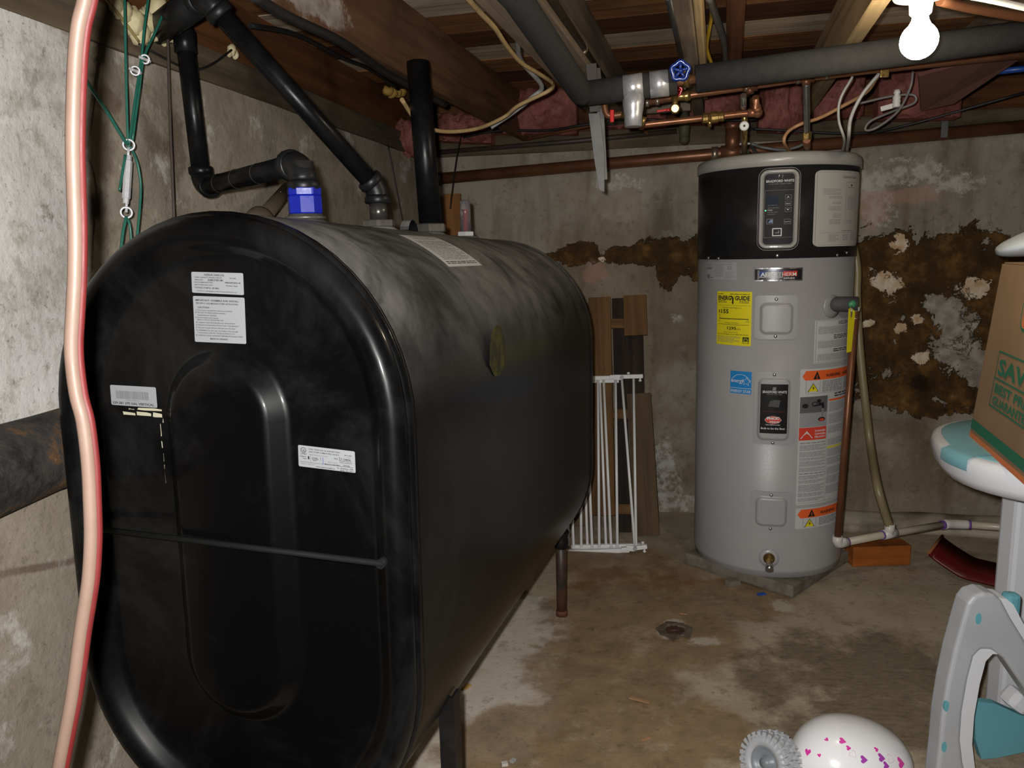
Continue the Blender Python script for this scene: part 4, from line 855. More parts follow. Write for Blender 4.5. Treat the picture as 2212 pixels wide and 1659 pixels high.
# gate valve on it with blue wheel
q = at(1482); fw = (CAM-q).normalized(); wa = (fw*.55+ZU*.83).normalized()
def wheel(o, ax, R, mt, parent, name, lobes=5):
    m = MB(); h = Vector((1, 0, 0)); e1 = ax.cross(h).normalized(); e2 = ax.cross(e1); P = []
    for i in range(41):
        t = 2*math.pi*i/40; rr = R*(1+.10*math.cos(lobes*t)); P.append(o+(e1*math.cos(t)+e2*math.sin(t))*rr)
    m.tube(P, R*.27, 8, False); m.ball(o, R*.28, 6)
    for i in range(lobes): t = 2*math.pi*i/lobes; m.tube([o, o+(e1*math.cos(t)+e2*math.sin(t))*R], R*.2, 6)
    return m.build(name, mt, parent)
m = MB(); m.lathe(q-wa*.015, wa, [(0, .014), (.03, .014), (.035, .010), (.05, .010), (.052, .005), (.062, .005)], 16); vb = m.build('gate_valve', BRS, ins); wo = atY(1469, 153, q.y-.05); m = MB(); m.tube([q+wa*.02, wo], .005, 8); m.build('valve_stem', BRS, vb)
wheel(wo, (CAM-wo).normalized(), .022, M_BLUH, vb, 'blue_handwheel')
# branch of the insulated pipe running along the joist
A2 = atY(1258, 205, 2.29); B2 = atY(1112, -10, 1.66); e_ = (B2-A2).normalized(); B3 = B2+Vector((e_.x, e_.y, 0)).normalized()*2.2
m = MB(); m.tube([A2-e_*.02, A2+e_*.03, B2, B3], [.030, .033, .030, .030], 18); tag(m.build('insulated_branch', M_FOAM), 'dark foam sleeved pipe slung lengthwise under the wide joist', 'pipe')
# dark pipe beside it with a bright strap
A2 = atZ(1302, 172, 1.862); B2 = atZ(1190, 0, 1.862); e_ = (B2-A2).normalized(); dp = thing('joist_pipe', A2, 'thin dark pipe with a shiny clip strapped to the joist flank', 'pipe')
m = MB(); m.cyl(A2, B2+e_*2.0, .0135); m.build('pipe', M_DARKP, dp); q = A2.lerp(B2, .48); m = MB(); m.cyl(q-e_*.008, q+e_*.008, .0155); m.build('pipe_clip', plain('copper_bright', (.6, .4, .28), .2, .9), dp)
# copper supply
C_ = 2.6; pts = [wn(1372, 226, C_), wn(1480, 207, C_), wn(1620, 187, C_), wn(1745, 168, C_), wn(1905, 149, C_), wn(2290, 110, C_)]
cu = thing('copper_supply', pts[0], 'slim copper water pipe running right under the foam sleeved pipe', 'pipe')
m = MB(); m.tube(pts, .0103, 14); m.build('pipe', M_CU, cu)
for px in (1398, 1420, 1612, 1632, 1724, 1740, 1785):
    q = wn(px, 226-(px-1372)*.153, C_); m = MB(); m.cyl(q-WU*.006, q+WU*.006, .0122); m.build('soldered_joint', M_SOLD, cu)
for px in (1620, 1742):
    q = wn(px, 226-(px-1372)*.153, C_); m = MB(); m.cyl(q-WU*.022, q+WU*.022, .0125); m.cyl(q, q-ZU*.02, .0125); m.build('tee', M_CUD, cu)
q = wn(1470, 208, C_); m = MB(); m.lathe(q-WU*.03, WU, [(0, .013), (.01, .017), (.02, .013), (.04, .013), (.05, .017), (.06, .013)], 12); vb = m.build('stop_valve', BRS, cu)
wheel(wn(1462, 196, C_-.03), (CAM-q).normalized(), .014, M_REDH, vb, 'red_handwheel')
m = MB(); m.ball(wn(1478, 182, C_-.045), .009, 6, None, (.8, .8, 1.6), .5, 3); m.build('joint_paste', flat('paste_white', (.7, .7, .68), .9), vb, None, 'lump of white joint paste')
q = wn(1911, 153, C_-.012); m = MB(); m.box(q, (.024, .010, .036), WU, WN, ZU, .002); m.box(q+ZU*.02, (.016, .014, .010), WU, WN, ZU, .001); m.build('bonding_clamp', BRS, cu)
# left end: boiler drain with red handle
m = MB(); q0 = wn(1305, 222, 2.5); q1 = wn(1309, 243, 2.5); q2 = wn(1345, 247, 2.5); m.tube(catmull([q0, q1, wn(1318, 250, 2.5), q2], 6), .010, 12); d0 = tag(m.build('copper_stub', M_CUD), 'short bent copper stub with red tap below the foam sleeve end', 'pipe')
m = MB(); q = wn(1342, 248, 2.48); m.lathe(q, (WU-ZU*.35).normalized(), [(0, .008), (.02, .008), (.021, .014), (.035, .014), (.036, .010), (.06, .010), (.061, .015), (.075, .015)], 12); v_ = m.build('brass_tap', BRS, d0); m = MB(); q = wn(1322, 249, 2.44); m.bar(q+ZU*.016, q-ZU*.02, .008, .012, WU, .003); m.build('red_handle', M_REDH, v_)
# lower copper line to the heater's cold inlet
C2 = 2.7; a = wn(1377, 250, C2); b = wn(1384, 270, C2); c = wn(1636, 243, C2); d = wn(1632, 210, C2-.05)
cl = thing('copper_inlet', b, 'lower copper pipe with brass valve leading to the top of the heater', 'pipe'); m = MB(); m.tube([a, b.lerp(a, .2), b+WU*.012, b+(c-b)*.1, c-WU*.02, c, d], .0105, 14); m.build('pipe', M_CU, cl)
m = MB(); m.ball(c, .0165, 8); m.tube([c, c-WU*.03], .0135, 12); m.tube([c, c+(d-c)*.4], .0135, 12); m.build('elbow', M_CU, cl); m = MB(); m.ball(b, .0155, 8); m.build('elbow', M_CUD, cl)
q = wn(1540, 254, C2); e_ = (c-b).normalized(); m = MB(); m.lathe(q-e_*.035, e_, [(0, .012), (.004, .016), (.018, .016), (.02, .013), (.03, .018), (.05, .018), (.052, .014), (.066, .016), (.07, .012)], 12, None, False); v_ = m.build('ball_valve', BRS, cl); m = MB(); m.cyl(q-e_*.01, q-e_*.01-ZU*.028, .006); m.build('valve_stem', BRS, v_)
q = wn(1458, 236, 2.55); v_ = thing('drain_tap', q, 'small brass drain tap with bright red lever among the copper pipes', 'tap'); m = MB(); m.lathe(q+WU*.0, (WN*-1-ZU*.1).normalized(), [(0, .010), (.02, .010), (.021, .015), (.03, .015), (.031, .011), (.04, .011)], 14); m.cyl(q-ZU*.012, q+ZU*.045, .009); m.build('tap_body', BRS, v_); m = MB(); q2 = wn(1428, 239, 2.53); m.bar(wn(1440, 238, 2.53), wn(1419, 241, 2.53), .014, .006, ZU, .002); m.cyl(wn(1440, 238, 2.53), q, .004); m.build('red_lever', M_REDH, v_)
# vertical drop with white knob into the heater
tl = HTOP; k1 = wn(1608, 338, 2.98); k1.z = tl+.003; q = wn(1608, 262, 2.74)
dr = thing('inlet_riser', k1, 'chrome and brass riser with a round white knob on the heater top', 'pipe')
m = MB(); m.tube([q+ZU*.03, q, q.lerp(k1, .5), k1], .0105, 14); m.build('riser', BRS, dr); m = MB(); m.tube([wn(1606, 246, 2.72), wn(1606, 206, 2.64)], [.0095, .0095], 14); m.build('flex_hose', BRZ, dr)
kn = wn(1607, 273, 2.70); m = MB(); m.lathe(kn+WN*.01, -WN, [(0, .006), (.012, .006), (.013, .014), (.02, .015), (.022, .011)], 20); v_ = m.build('white_knob', flat('knob_white', (.6, .6, .58), .4), dr)
m = MB(); m.lathe(kn-WN*.0115, -WN, [(0, .004), (.002, .003)], 12); m.build('knob_screw', INK, v_)
m = MB(); m.lathe(k1+ZU*.03, ZU, [(0, .018), (.003, .02), (.006, .018)], 20); m.build('collar', flat('collar_white', (.55, .54, .5), .5), dr); m = MB(); hexnut(m, k1-ZU*.0, ZU, .017, .014); m.build('nut', BRZ, dr)
# hot outlet: braided flex
k2 = wn(1743, 330, 2.96); k2.z = tl+.003; q0 = wn(1742, 180, 2.6); q1 = wn(1743, 288, 2.82)
fx = thing('braided_hose', k2, 'bright braided steel hose dropping onto the heater top', 'hose'); m = MB(); n_ = 46; P = [q0.lerp(q1, i/n_) for i in range(n_+1)]; m.tube(P, [.0092+.0014*(i % 2) for i in range(n_+1)], 14); m.build('braid', BRZ, fx)
m = MB(); hexnut(m, q1-ZU*.022, ZU, .0155, .026); m.build('brass_nut', BRS, fx); m = MB(); m.cyl(q1-ZU*.02, k2, .012); m.build('nipple', M_CUD, fx)
# big copper drain along the back wall, with stack
CD = 3.70; a = wn(948, 386, CD); b = wn(1565, 331, CD); c = wn(2290, 266, CD)
dn = thing('copper_drain', a, 'thick copper drain pipe running along the top of the back wall', 'pipe'); m = MB(); m.tube([a, b, c], .0265, 18); m.build('pipe', M_CUD, dn)
for px, l in ((950, .012), (1545, .014)):
    q = a.lerp(b, (px-948)/617); m = MB(); m.cyl(q-WU*l, q+WU*l, .0315, n=18); m.build('coupling', M_DARKP if px == 950 else M_SOLD, dn)
q = a.lerp(b, 1.025); m = MB(); m.cyl(q-WU*.05, q+WU*.05, .031, n=18); m.cyl(q, q+ZU*.1, .031, n=18); m.lathe(q+ZU*.1, ZU, [(0, .031), (.004, .034), (.03, .034), (.034, .028)], 18); m.build('tee', M_CUD, dn)
up_ = Vector((q.x, q.y, 1.955)); f_ = atZ(1590, -8, 1.955); fd = (f_-up_).normalized(); m = MB(); m.tube([q+ZU*.1, up_-ZU*.05, up_-ZU*.015+fd*.015, up_+fd*.05, f_, f_+fd*1.5], .0265, 18); m.build('stack', M_CUD, dn)
q = wn(2035, 283, CD); m = MB(); m.bar(q+ZU*.1+WN*-.03, q-ZU*.03-WN*.03, .026, .002, WN*-1); m.build('strap', M_GALV, dn)
# dark pipe on the sill
m = MB(); m.tube([wn(935, 330, 3.70), wn(1240, 305, 3.70), wn(1462, 283, 3.70)], .011, 12); tag(m.build('sill_pipe', M_DARKP), 'old dark pipe lying along the sill above the back wall', 'pipe')
m = MB(); m.tube([wn(1140, 300, 3.62), wn(1320, 262, 3.6), wn(1372, 262, 3.6)], .007, 10); m.tube([wn(1372, 262, 3.6), wn(1400, 290, 3.6)], .007, 10); tag(m.build('thin_copper_tube', M_CUD), 'thin copper tube behind the hanging metal strips', 'pipe')
q = wn(1478, 285, 3.45); m = MB(); m.tube([q-ZU*.03, q+ZU*.02, q+ZU*.1], [.02, .024, .012], 12); m.ball(q-ZU*.03, .022, 8); tag(m.build('old_valve_bulb', plain('olive_paint', (.06, .055, .03), .7)), 'dull olive bulb shaped fitting hanging below the copper pipes', 'fitting')
# hanging metal strips
hs = thing('hanging_angle', atY(1285, 240, 2.45), 'bent galvanised strip hanging from the end of the wide joist', 'bracket')
a = atY(1285, 245, 2.44); b = atY(1297, 415, 2.44); m = MB(); e_ = (b-a).normalized(); sx = Vector((1, 0, 0)); L_ = (b-a).length
P = [(-.019, 0), (.014, 0), (.020, L_*.5), (.012, L_), (-.003, L_*.97), (-.011, L_*.6)]; m.prism(P, a, sx, e_, .002); m.build('front_strip', M_GALV, hs)
a2 = atY(1297, 235, 2.50); b2 = atY(1305, 388, 2.50); m = MB(); m.bar(a2, b2, .020, .002, (0, 1, 0)); m.build('rear_strip', M_GALV, hs)
m = MB(); m.bar(a+ZU*.005, Vector((a.x-.01, a.y, 1.832)), .03, .003, (0, 1, 0)); m.bar(a2, Vector((a2.x-.01, a2.y, 1.832)), .02, .003, (0, 1, 0)); m.build('nailing_tab', M_DARKP, hs)
# wires
def wire(name, pts, r, mt, lab, n=6, cat='cable'): m = MB(); m.tube(catmull(pts, n), r, 8); return tag(m.build(name, mt), lab, cat)
z_ = 1.815
wire('tan_cable', [atZ(1000, -15, z_), atZ(1040, 30, z_), atZ(1070, 62, z_), atZ(1095, 100, z_), atZ(1125, 135, z_), atZ(1165, 160, z_), atZ(1193, 180, z_), atY(1185, 196, 2.55), atY(1120, 228, 2.6), atY(1090, 252, 2.65), atY(1040, 275, 2.6), atY(985, 284, 2.5), atY(935, 280, 2.4), atY(898, 258, 2.3), atY(868, 215, 2.2)], .0062, M_WIRET, 'tan cable looping from the wide joist down behind the beam')
wire('grey_cable', [atZ(1105, 40, 1.85), atZ(1118, 80, 1.85), atZ(1125, 130, 1.85), atY(1170, 185, 2.7), atY(1150, 210, 2.75), atY(1105, 245, 2.8), atY(1060, 275, 2.8)], .008, M_WIREG, 'grey sheathed cable curving beside the tan one')
wire('black_cable', [atZ(545, -10, 1.775), atZ(620, 35, 1.775), atZ(740, 92, 1.775), atZ(830, 155, 1.775), atZ(880, 182, 1.775), atZ(960, 225, 1.775)], .011, M_WIREB, 'thick black cable along the lower edge of the heavy beam')
wire('black_cable', [lw(540, 55, .03), lw(640, 75, .05), lw(740, 125, .05), lw(800, 150, .05), lw(860, 192, .06)], .008, M_WIREB, 'sagging black cable stapled along the rim board above the left wall')
wire('sill_wire', [wn(1000, 296, 3.6), wn(1080, 282, 3.58), wn(1180, 282, 3.55), wn(1260, 270, 3.5), wn(1350, 258, 3.5), wn(1500, 262, 3.5), wn(1640, 258, 3.5)], .006, M_WIREB, 'dark wire strung across the pink insulation')
wire('sill_wire', [wn(1625, 278, 3.5), wn(1700, 282, 3.5), wn(1850, 288, 3.5), wn(1960, 270, 3.5), wn(2212, 200, 3.4)], .005, M_WIREB, 'dark wire running right behind the heater pipes')
lidp = lambda px, py: atY(px, py, 2.82)
wire('heater_lead', [wn(1842, 165, 2.62), wn(1815, 215, 2.64), wn(1812, 260, 2.66), wn(1824, 305, 2.72), Vector((HC.x+.245, HC.y+.02, tl+.005))], .0042, M_WIREG, 'left of the two thin grey wires dropping to the heater lid')
wire('heater_lead', [wn(1900, 158, 2.62), wn(1862, 205, 2.63), wn(1838, 255, 2.65), wn(1833, 300, 2.70), Vector((HC.x+.255, HC.y-.01, tl+.006))], .0055, M_WIREG, 'right of the two thin grey wires dropping to the heater lid')
wire('tan_lead', [Vector((HC.x+.04, HC.y-.05, tl+.007)), wn(1694, 308, 2.95), wn(1702, 285, 2.95), wn(1730, 268, 2.95), wn(1770, 255, 2.9), wn(1815, 232, 2.85), wn(1870, 200, 2.75), wn(1895, 165, 2.64)], .006, plain('wire_peach', (.5, .27, .13), .5), 'peach coloured lead rising from the heater lid to the clamp')
wire('coiled_lead', [Vector((HC.x-.03, HC.y+.1, tl+.007)), wn(1622, 312, 3.1), wn(1645, 318, 3.1), wn(1690, 324, 3.1), wn(1720, 318, 3.1), wn(1735, 312, 3.1)], .006, M_GALV, 'grey coiled lead lying on the back of the heater lid')
wire('loop_wire', [wn(1972, 155, 2.9), wn(1966, 190, 2.9), wn(1940, 240, 2.95), wn(1895, 275, 3.0), wn(1870, 281, 3.0), wn(1880, 262, 3.0), wn(1930, 240, 3.0), wn(1975, 222, 3.0), wn(1972, 205, 3.0), wn(1925, 208, 3.0), wn(1850, 225, 3.0)], .0042, plain('wire_greyd', (.18, .17, .16), .5), 'thin grey wire looping through the white spring clip')
q = wn(1932, 226, 2.88); cl_ = thing('spring_clip', q, 'small white plastic clip hanging on the looped wire', 'clip'); WHP = flat('white_plastic', (.55, .55, .54), .4)
m = MB(); m.bar(wn(1902, 236, 2.88), wn(1938, 226, 2.88), .010, .016, ZU, .002); m.build('jaw', WHP, cl_); m = MB(); m.lathe(wn(1936, 232, 2.87), ZU, [(0, .011), (.006, .013), (.012, .011), (.018, .013), (.024, .011), (.03, .013), (.04, .008), (.045, .011), (.055, .009)], 14); m.build('spring_post', WHP, cl_)
# yellow wire and grey conduit near the second joist
wire('yellow_wire', [atZ(1535, 5, 1.97), atZ(1537, 35, 1.97), atZ(1531, 70, 1.95), atZ(1527, 105, 1.93), atZ(1538, 140, 1.9)], .006, plain('wire_yellow', (.42, .27, .02), .5), 'yellow wire bent beside the second joist')
wire('grey_conduit', [atZ(1530, -10, 1.97), atZ(1548, 40, 1.97), atZ(1566, 100, 1.96), atZ(1568, 140, 1.95)], .012, plain('conduit_dim', (.13, .12, .105), .6), 'dim grey conduit between the second joist and the copper stack', 6, 'conduit')
wire('thin_rod', [atZ(1443, -5, 1.825), atZ(1472, 125, 1.825)], .007, M_WIREB, 'thin black line along the edge of the second joist')
# pink insulation tucked at the rim
n = NT('pink_fibreglass'); nf = n.noise(30, 8, .75); M_PINK = n.out(n.mix(n.rng(n.noise(9, 6, .7), .35, .65), (.50, .19, .16), (.27, .09, .07)), 1, 0, .05); n.bump(nf, 1, .02)
M_KRAFT = plain('kraft_facing', (.19, .075, .06), .85, c2=(.12, .055, .042), ns=6)
def batt(px0, px1, py, hgt, lab, c=3.6, seed=0, mt=M_PINK):
    a = wn(px0, py, c); b = wn(px1, py, c); m = MB(); mid = (a+b)/2; L_ = (b-a).length; N1, N2 = 22, 12; V = []
    for j in range(N2+1):
        for i in range(N1+1):
            t, s2 = i/N1, j/N2; bul = math.sin(math.pi*t)**.4*math.sin(math.pi*s2)**.4; q = Vector((t*3.1+seed, s2*2.3, seed*1.7)); V.append(a.lerp(b, t)+ZU*((s2-.5)*hgt)-WN*(.085*bul*(1+.7*noise.fractal(q*2.2, 1, 2, 4)))+ZU*.02*noise.noise(q*3))
    w1 = N1+1; m.add(V, [(j*w1+i, j*w1+i+1, (j+1)*w1+i+1, (j+1)*w1+i) for j in range(N2) for i in range(N1)], None, True)
    c4 = [V[0], V[N1], V[-1], V[-w1]]; bk = [q+WN*.09 for q in c4]; m.add(c4+bk, [(4, 7, 6, 5), (0, 4, 5, 1), (1, 5, 6, 2), (2, 6, 7, 3), (3, 7, 4, 0)])
    return tag(m.build('insulation_batt', mt), lab, 'insulation', 'rim insulation')
batt(1085, 1245, 240, .19, 'pink insulation batt bulging between the beam and the wide joist', 3.64, 1)
batt(1300, 1440, 225, .19, 'pink insulation batt behind the brass taps', 3.66, 2); batt(1490, 1600, 215, .2, 'narrow pink insulation batt left of the copper stack', 3.66, 3)
batt(1640, 1735, 225, .22, 'pink insulation batt left of the braided hose', 3.6, 4); batt(1760, 1868, 200, .2, 'pink insulation batt above the pair of grey wires', 3.6, 5); batt(1900, 2080, 185, .24, 'large pink insulation batt below the bulb', 3.5, 6)
batt(850, 905, 300, .16, 'torn pink insulation tuft left of the thick black stack', 3.55, 7); batt(945, 1060, 275, .12, 'pink insulation tuft under the end of the heavy beam', 3.66, 8)
a = wn(2000, 240, 3.1); m = MB(); P = [wn(1985, 165, 2.9), wn(2150, 120, 2.7), wn(2200, 130, 2.8), wn(2060, 225, 3.2), wn(1990, 240, 3.3)]; m.add(P+[q+Vector((0, .01, .012)) for q in P], [(0, 1, 2, 3, 4), (9, 8, 7, 6, 5)]+[(i, (i+1) % 5, 5+(i+1) % 5, 5+i) for i in range(5)]); tag(m.build('kraft_sheet', M_KRAFT), 'sagging dark red insulation facing right of the bulb', 'insulation')
wire('blue_tube', [wn(2150, 155, 3.0), wn(2290, 140, 3.0)], .010, plain('pex_blue', (.01, .06, .3), .4), 'short blue plastic tube at the far right edge', 4, 'pipe')
wire('brown_pipe', [atY(2030, 2, 1.83), atY(2120, 22, 1.9), atY(2290, 50, 2.0)], .011, M_CUD, 'copper brown pipe slanting behind the lampholder', 4, 'pipe')
wire('white_cable', [atY(2060, -14, 1.72), atY(2130, -2, 1.72), atY(2240, 22, 1.72)], .007, plain('wire_white', (.7, .68, .6), .5), 'white cable leaving the lampholder to the right')
# ---- bare bulb in a porcelain lampholder
bc = atY(1985, 88, 1.72); lamp = thing('bare_bulb', Vector((bc.x, bc.y, bc.z)), 'glowing bare light bulb in a white ceiling lampholder', 'light bulb')
n = NT('bulb_glow'); n.b.inputs['Emission Color'].default_value = (1, .86, .62, 1); n.b.inputs['Emission Strength'].default_value = BULB_STRENGTH; M_GLOW = n.out((1, .95, .85), .4)
prof = []
for i in range(13):
    t = -math.pi/2+math.pi*.80*i/12; prof.append((.037*math.sin(t), .037*math.cos(t)))
prof += [(.040, .0165), (.052, .0145)]
prof[0] = (prof[0][0], .001)
m = MB(); m.lathe(bc, ZU, prof, 24); m.build('bulb', M_GLOW, lamp); PORC = plain('porcelain', (.75, .74, .70), .25, coat=.3)
m = MB(); m.lathe(bc+ZU*.050, ZU, [(0, .018), (.003, .021), (.025, .023), (.028, .028), (.034, .052), (.040, .056), (.048, .056), (.05, .05)], 32); m.build('lampholder', PORC, lamp)
zt = bc.z+.10; board('blocking', WD_M, ceil, Vector((bc.x-.02, bc.y-.07, (zt+1.855)/2)), Vector((bc.x-.02, bc.y+.07, (zt+1.855)/2)), .10, max(.02, 1.855-zt)) if zt < 1.85 else None
jc = JU.dot(bc); board('blocking', WD_M, ceil, J(JU.dot(atZ(1926, 0, JB)), JV.dot(bc), 1.875), J(JU.dot(atZ(2330, 0, JB)), JV.dot(bc), 1.875), .14, .04)
# ================================================================== LEFT WALL
M_GRN = plain('green_cable', (.012, .10, .07), .4, c2=(.02, .14, .10), ns=60); M_CHR = plain('turnbuckle_alu', (.6, .6, .62), .3, .25, c2=(.5, .5, .52), ns=30)
l_ = lambda px, py, o=.09: lw(px, py, o)
wire('green_cable', [l_(269, -15), l_(272, 150), l_(276, 300), l_(278, 318)], .0028, M_GRN, 'straight green cable on the left going up from the turnbuckle')
wire('green_cable', [l_(322, -15), l_(312, 60), l_(305, 128), l_(290, 230), l_(279, 312)], .0028, M_GRN, 'green cable running up through the two wire clamps')
wire('green_cable', [l_(362, 8), l_(335, 70), l_(311, 125), l_(300, 200), l_(286, 305)], .0028, M_GRN, 'slanting green cable with a free cut end at the top')
wire('green_cable', [l_(172, 155, .085), l_(225, 232, .088), l_(268, 302), l_(276, 312)], .0034, M_GRN, 'slanting green cable from behind the orange cord to the turnbuckle')
wire('green_cable', [l_(281, 316), l_(296, 350), l_(304, 400), l_(302, 450), l_(297, 505), l_(294, 560)], .0028, M_GRN, 'slack green cable curving down right of the turnbuckle')
wire('green_cable', [l_(273, 468), l_(266, 500), l_(261, 545)], .0032, M_GRN, 'left strand of green cable below the turnbuckle'); wire('green_cable', [l_(274, 468), l_(281, 490), l_(285, 540)], .0028, M_GRN, 'right strand of green cable below the turnbuckle')
wire('green_cable', [l_(271, 335), l_(265, 370), l_(258, 412)], .0028, M_GRN, 'short green cable tail left of the turnbuckle')
q = l_(277, 390); tb = thing('turnbuckle', l_(272, 460), 'bright metal turnbuckle joining the green cables', 'turnbuckle')
e_ = (l_(278, 336)-l_(272, 440)).normalized(); Lb = (l_(278, 336)-l_(272, 440)).length; m = MB(); m.lathe(l_(272, 440), e_, [(0, .0055), (.010, .0058), (.012, .0078), (Lb-.012, .0078), (Lb-.010, .0058), (Lb, .0055)], 6, None, False); m.build('body', M_CHR, tb)
for px, py in ((278, 313), (273, 459)):
    q = l_(px, py); m = MB(); m.torus(q, (CAM-q).normalized(), .0105, .0024, 18, 6); m.tube([q, q+(l_(275, 388)-q).normalized()*.03], .0028, 8); m.build('eye', M_CHR, tb)
for k, (px, py) in enumerate(((313, 128), (292, 153))):
    q = l_(px, py, .095); m = MB(); d = (l_(px+14, py+6, .095)-q).normalized(); m.bar(q-d*.014, q+d*.014, .006, .011, (CAM-q), .002); m.torus(q, (CAM-q).normalized(), .0085, .0022, 14, 6); m.tube([q, q+d*.022], .002, 6)
    tag(m.build('wire_clamp', M_CHR), ('upper', 'lower')[k]+' steel wire clamp on the green cables', 'clamp', 'wire clamps')
wire('thin_wire', [lw(362, 60, .05), lw(364, 150, .06), lw(369, 300, .07), lw(374, 420, .08), lw(376, 475, .08)], .0035, plain('wire_brown', (.05, .035, .028), .6), 'dark brown wire hanging straight down the left wall')
wire('thin_wire', [lw(300, 95, .03), lw(345, 120, .04), lw(410, 150, .04), lw(455, 140, .03), lw(500, 108, .02)], .003, M_WIREB, 'thin black wire sagging behind the vent riser')
wire('thin_wire', [lw(838, 312, .03), lw(855, 400, .05), lw(872, 490, .06)], .0025, M_WIREB, 'hair thin black wire left of the thick stack'); wire('thin_wire', [wn(998, 285, 3.6), wn(985, 350, 3.5), wn(972, 450, 3.4)], .003, M_WIREB, 'hair thin black wire right of the thick stack')
wire('yellow_string', [lw(230, 0, .04), lw(262, 38, .04), lw(300, 90, .04)], .003, plain('string_ochre', (.3, .22, .08), .7), 'ochre string over the foam at the sill')
# expanding foam squeezed out round the pipe sleeve
n = NT('expanding_foam'); M_EXF = n.out(n.mix(n.rng(n.noise(20), .35, .65), (.62, .54, .33), (.45, .38, .2)), .7); n.bump(n.noise(90, 4), .4, .003)
m = MB(); rb = random.Random(4)
for px, py, r in ((265, 25, .020), (285, 45, .026), (300, 70, .024), (312, 48, .024), (330, 62, .022), (345, 40, .024), (352, 66, .018), (366, 70, .019), (382, 66, .020), (393, 78, .013), (375, 82, .010), (355, 92, .008), (250, 12, .016), (318, 88, .009), (340, 22, .026), (400, 62, .016)):
    m.ball(lw(px, py, .02), r, 8, None, (1, 1, 1.15), .35, px)
tag(m.build('foam_blob', M_EXF), 'lumpy cream expanding foam squeezed round the pipe at the sill', 'foam')
m = MB()
for px, py, r in ((500, 108, .012), (508, 118, .010), (495, 116, .008)): m.ball(lw(px, py, .01), r, 6, None, (1, 1, 1.2), .4, px)
tag(m.build('foam_blob', M_EXF), 'small yellow foam dab on the rim board', 'foam')
m = MB()
for px, py, r in ((838, 197, .024), (846, 200, .027), (856, 200, .027), (866, 199, .026), (846, 204, .02)): m.ball(lw(px, py, .02), r, 6, None, (1, 1, .8), .4, px)
tag(m.build('foam_blob', plain('foam_ochre', (.42, .25, .05), .8)), 'ochre foam lump at the top of the thick stack', 'foam')
# old cast iron pipe let into the wall
n = NT('cast_iron_old'); M_CI = n.out(n.ramp(n.noise(16, 8, .72), [(.35, (.014, .013, .012)), (.52, (.045, .04, .036)), (.62, (.12, .06, .025)), (.72, (.3, .26, .19))]), .75, 0, .3); n.bump(n.noise(50, 5), .7, .006)
zc = .5*(lw(0, 945, .05).z+lw(0, 1135, .05).z)+.0; vA, vB = .3, 1.72
m = MB(); P = [W(U0+.016, vA+(vB-vA)*i/12, zc+.004*math.sin(i)+.012*i/12) for i in range(13)]; m.tube(P, [.078+.002*math.sin(i*2.2) for i in range(13)], 20)
tag(m.build('wall_pipe', M_CI), 'rusty cast iron pipe half sunk in the left wall', 'pipe')
# old capped pipe behind the tank
q = lw(560, 478, .14); t_ = lw(622, 408, .06); e_ = (t_-q).normalized(); fp = thing('old_fitting', q, 'brown old pipe stub with green band behind the tank top', 'pipe')
m = MB(); m.tube([q-e_*.05, q, q+e_*.012, q+e_*.02], [.034, .037, .037, .024], 18); m.build('socket', plain('old_bronze', (.10, .075, .045), .6, c2=(.05, .04, .03)), fp); m = MB(); m.tube([q+e_*.01, t_], .020, 16); m.build('stub', plain('old_bronze', (.1, .075, .045), .6), fp)
m = MB(); m.tube([q+e_*.022, q+e_*.05], [.0235, .0235], 16); m.build('green_band', plain('verdigris', (.10, .17, .13), .8), fp); q2 = q.lerp(t_, .72)+(CAM-q).normalized()*.022; m = MB(); m.ball(q2, .011, 6, None, (1, 1, 1.2), .3, 3); m.build('foam_dab', M_EXF, fp)
# orange cord hanging close to the camera
YC = .8; pts = [(196, -330), (190, -60), (184, 0), (170, 60), (162, 150), (158, 300), (160, 400), (163, 500), (162, 600), (158, 680), (155, 760), (165, 850), (180, 910), (191, 1000), (195, 1080), (197, 1160), (193, 1240), (185, 1300), (174, 1370), (165, 1440), (155, 1510), (140, 1590), (125, 1670), (105, 1780), (90, 1900), (70, 2060), (60, 2400)]
P = catmull([atY(x, y, YC+(0 if y < 1700 else (y-1700)*.0001)) for x, y in pts], 5); P = [q for q in P if q.z > .012]; pe = P[-1]
cord = thing('extension_cord', Vector((pe.x, pe.y, 0)), 'blurred pale orange cord hanging from ceiling to floor in front of the tank', 'cord')
m = MB(); m.tube(P+[Vector((pe.x, pe.y, .0))], .0072, 12); m.build('cord', plain('cord_orange', (.19, .125, .095), .5, c2=(.16, .10, .075), ns=20), cord)
m = MB(); m.tube([q+RT*.0062+FWD*.003 for q in P], .0042, 10); m.build('red_fringe', plain('cord_red', (.12, .008, .008), .6), cord)  # added thin tube for the red fringe along the cord's right side
# ================================================================== BY THE HEATER
qt = stub_end+Vector((0, 0, -.012)); qb = atY(1809, 1168, qt.y); dpn = (qb-qt); dpp = thing('discharge_pipe', Vector((qb.x, qb.y, qb.z)), 'upright copper pipe down the right side of the water heater', 'pipe')
m = MB(); m.cyl(qt, qb, .0125, n=16); m.build('pipe', M_CUD, dpp); m = MB(); m.cyl(qt-ZU*.012, qt+ZU*.002, .0145); m.build('white_collar', flat('collar_white', (.55, .54, .5), .5), dpp); m = MB(); m.cyl(qt-ZU*.04, qt-ZU*.036, .0142); m.build('solder_ring', M_SOLD, dpp)
M_PVC = plain('pvc_cream', (.52, .46, .36), .35, c2=(.42, .36, .27), ns=6); M_PVW = plain('pvc_white', (.62, .6, .57), .35); M_PRM = flat('pvc_primer', (.16, .07, .32), .5)
e0 = Vector((qb.x, qb.y, qb.z-.012)); zr = e0.z
def pv(px, py, Y, dz=0): q = atY(px, py, Y); return q
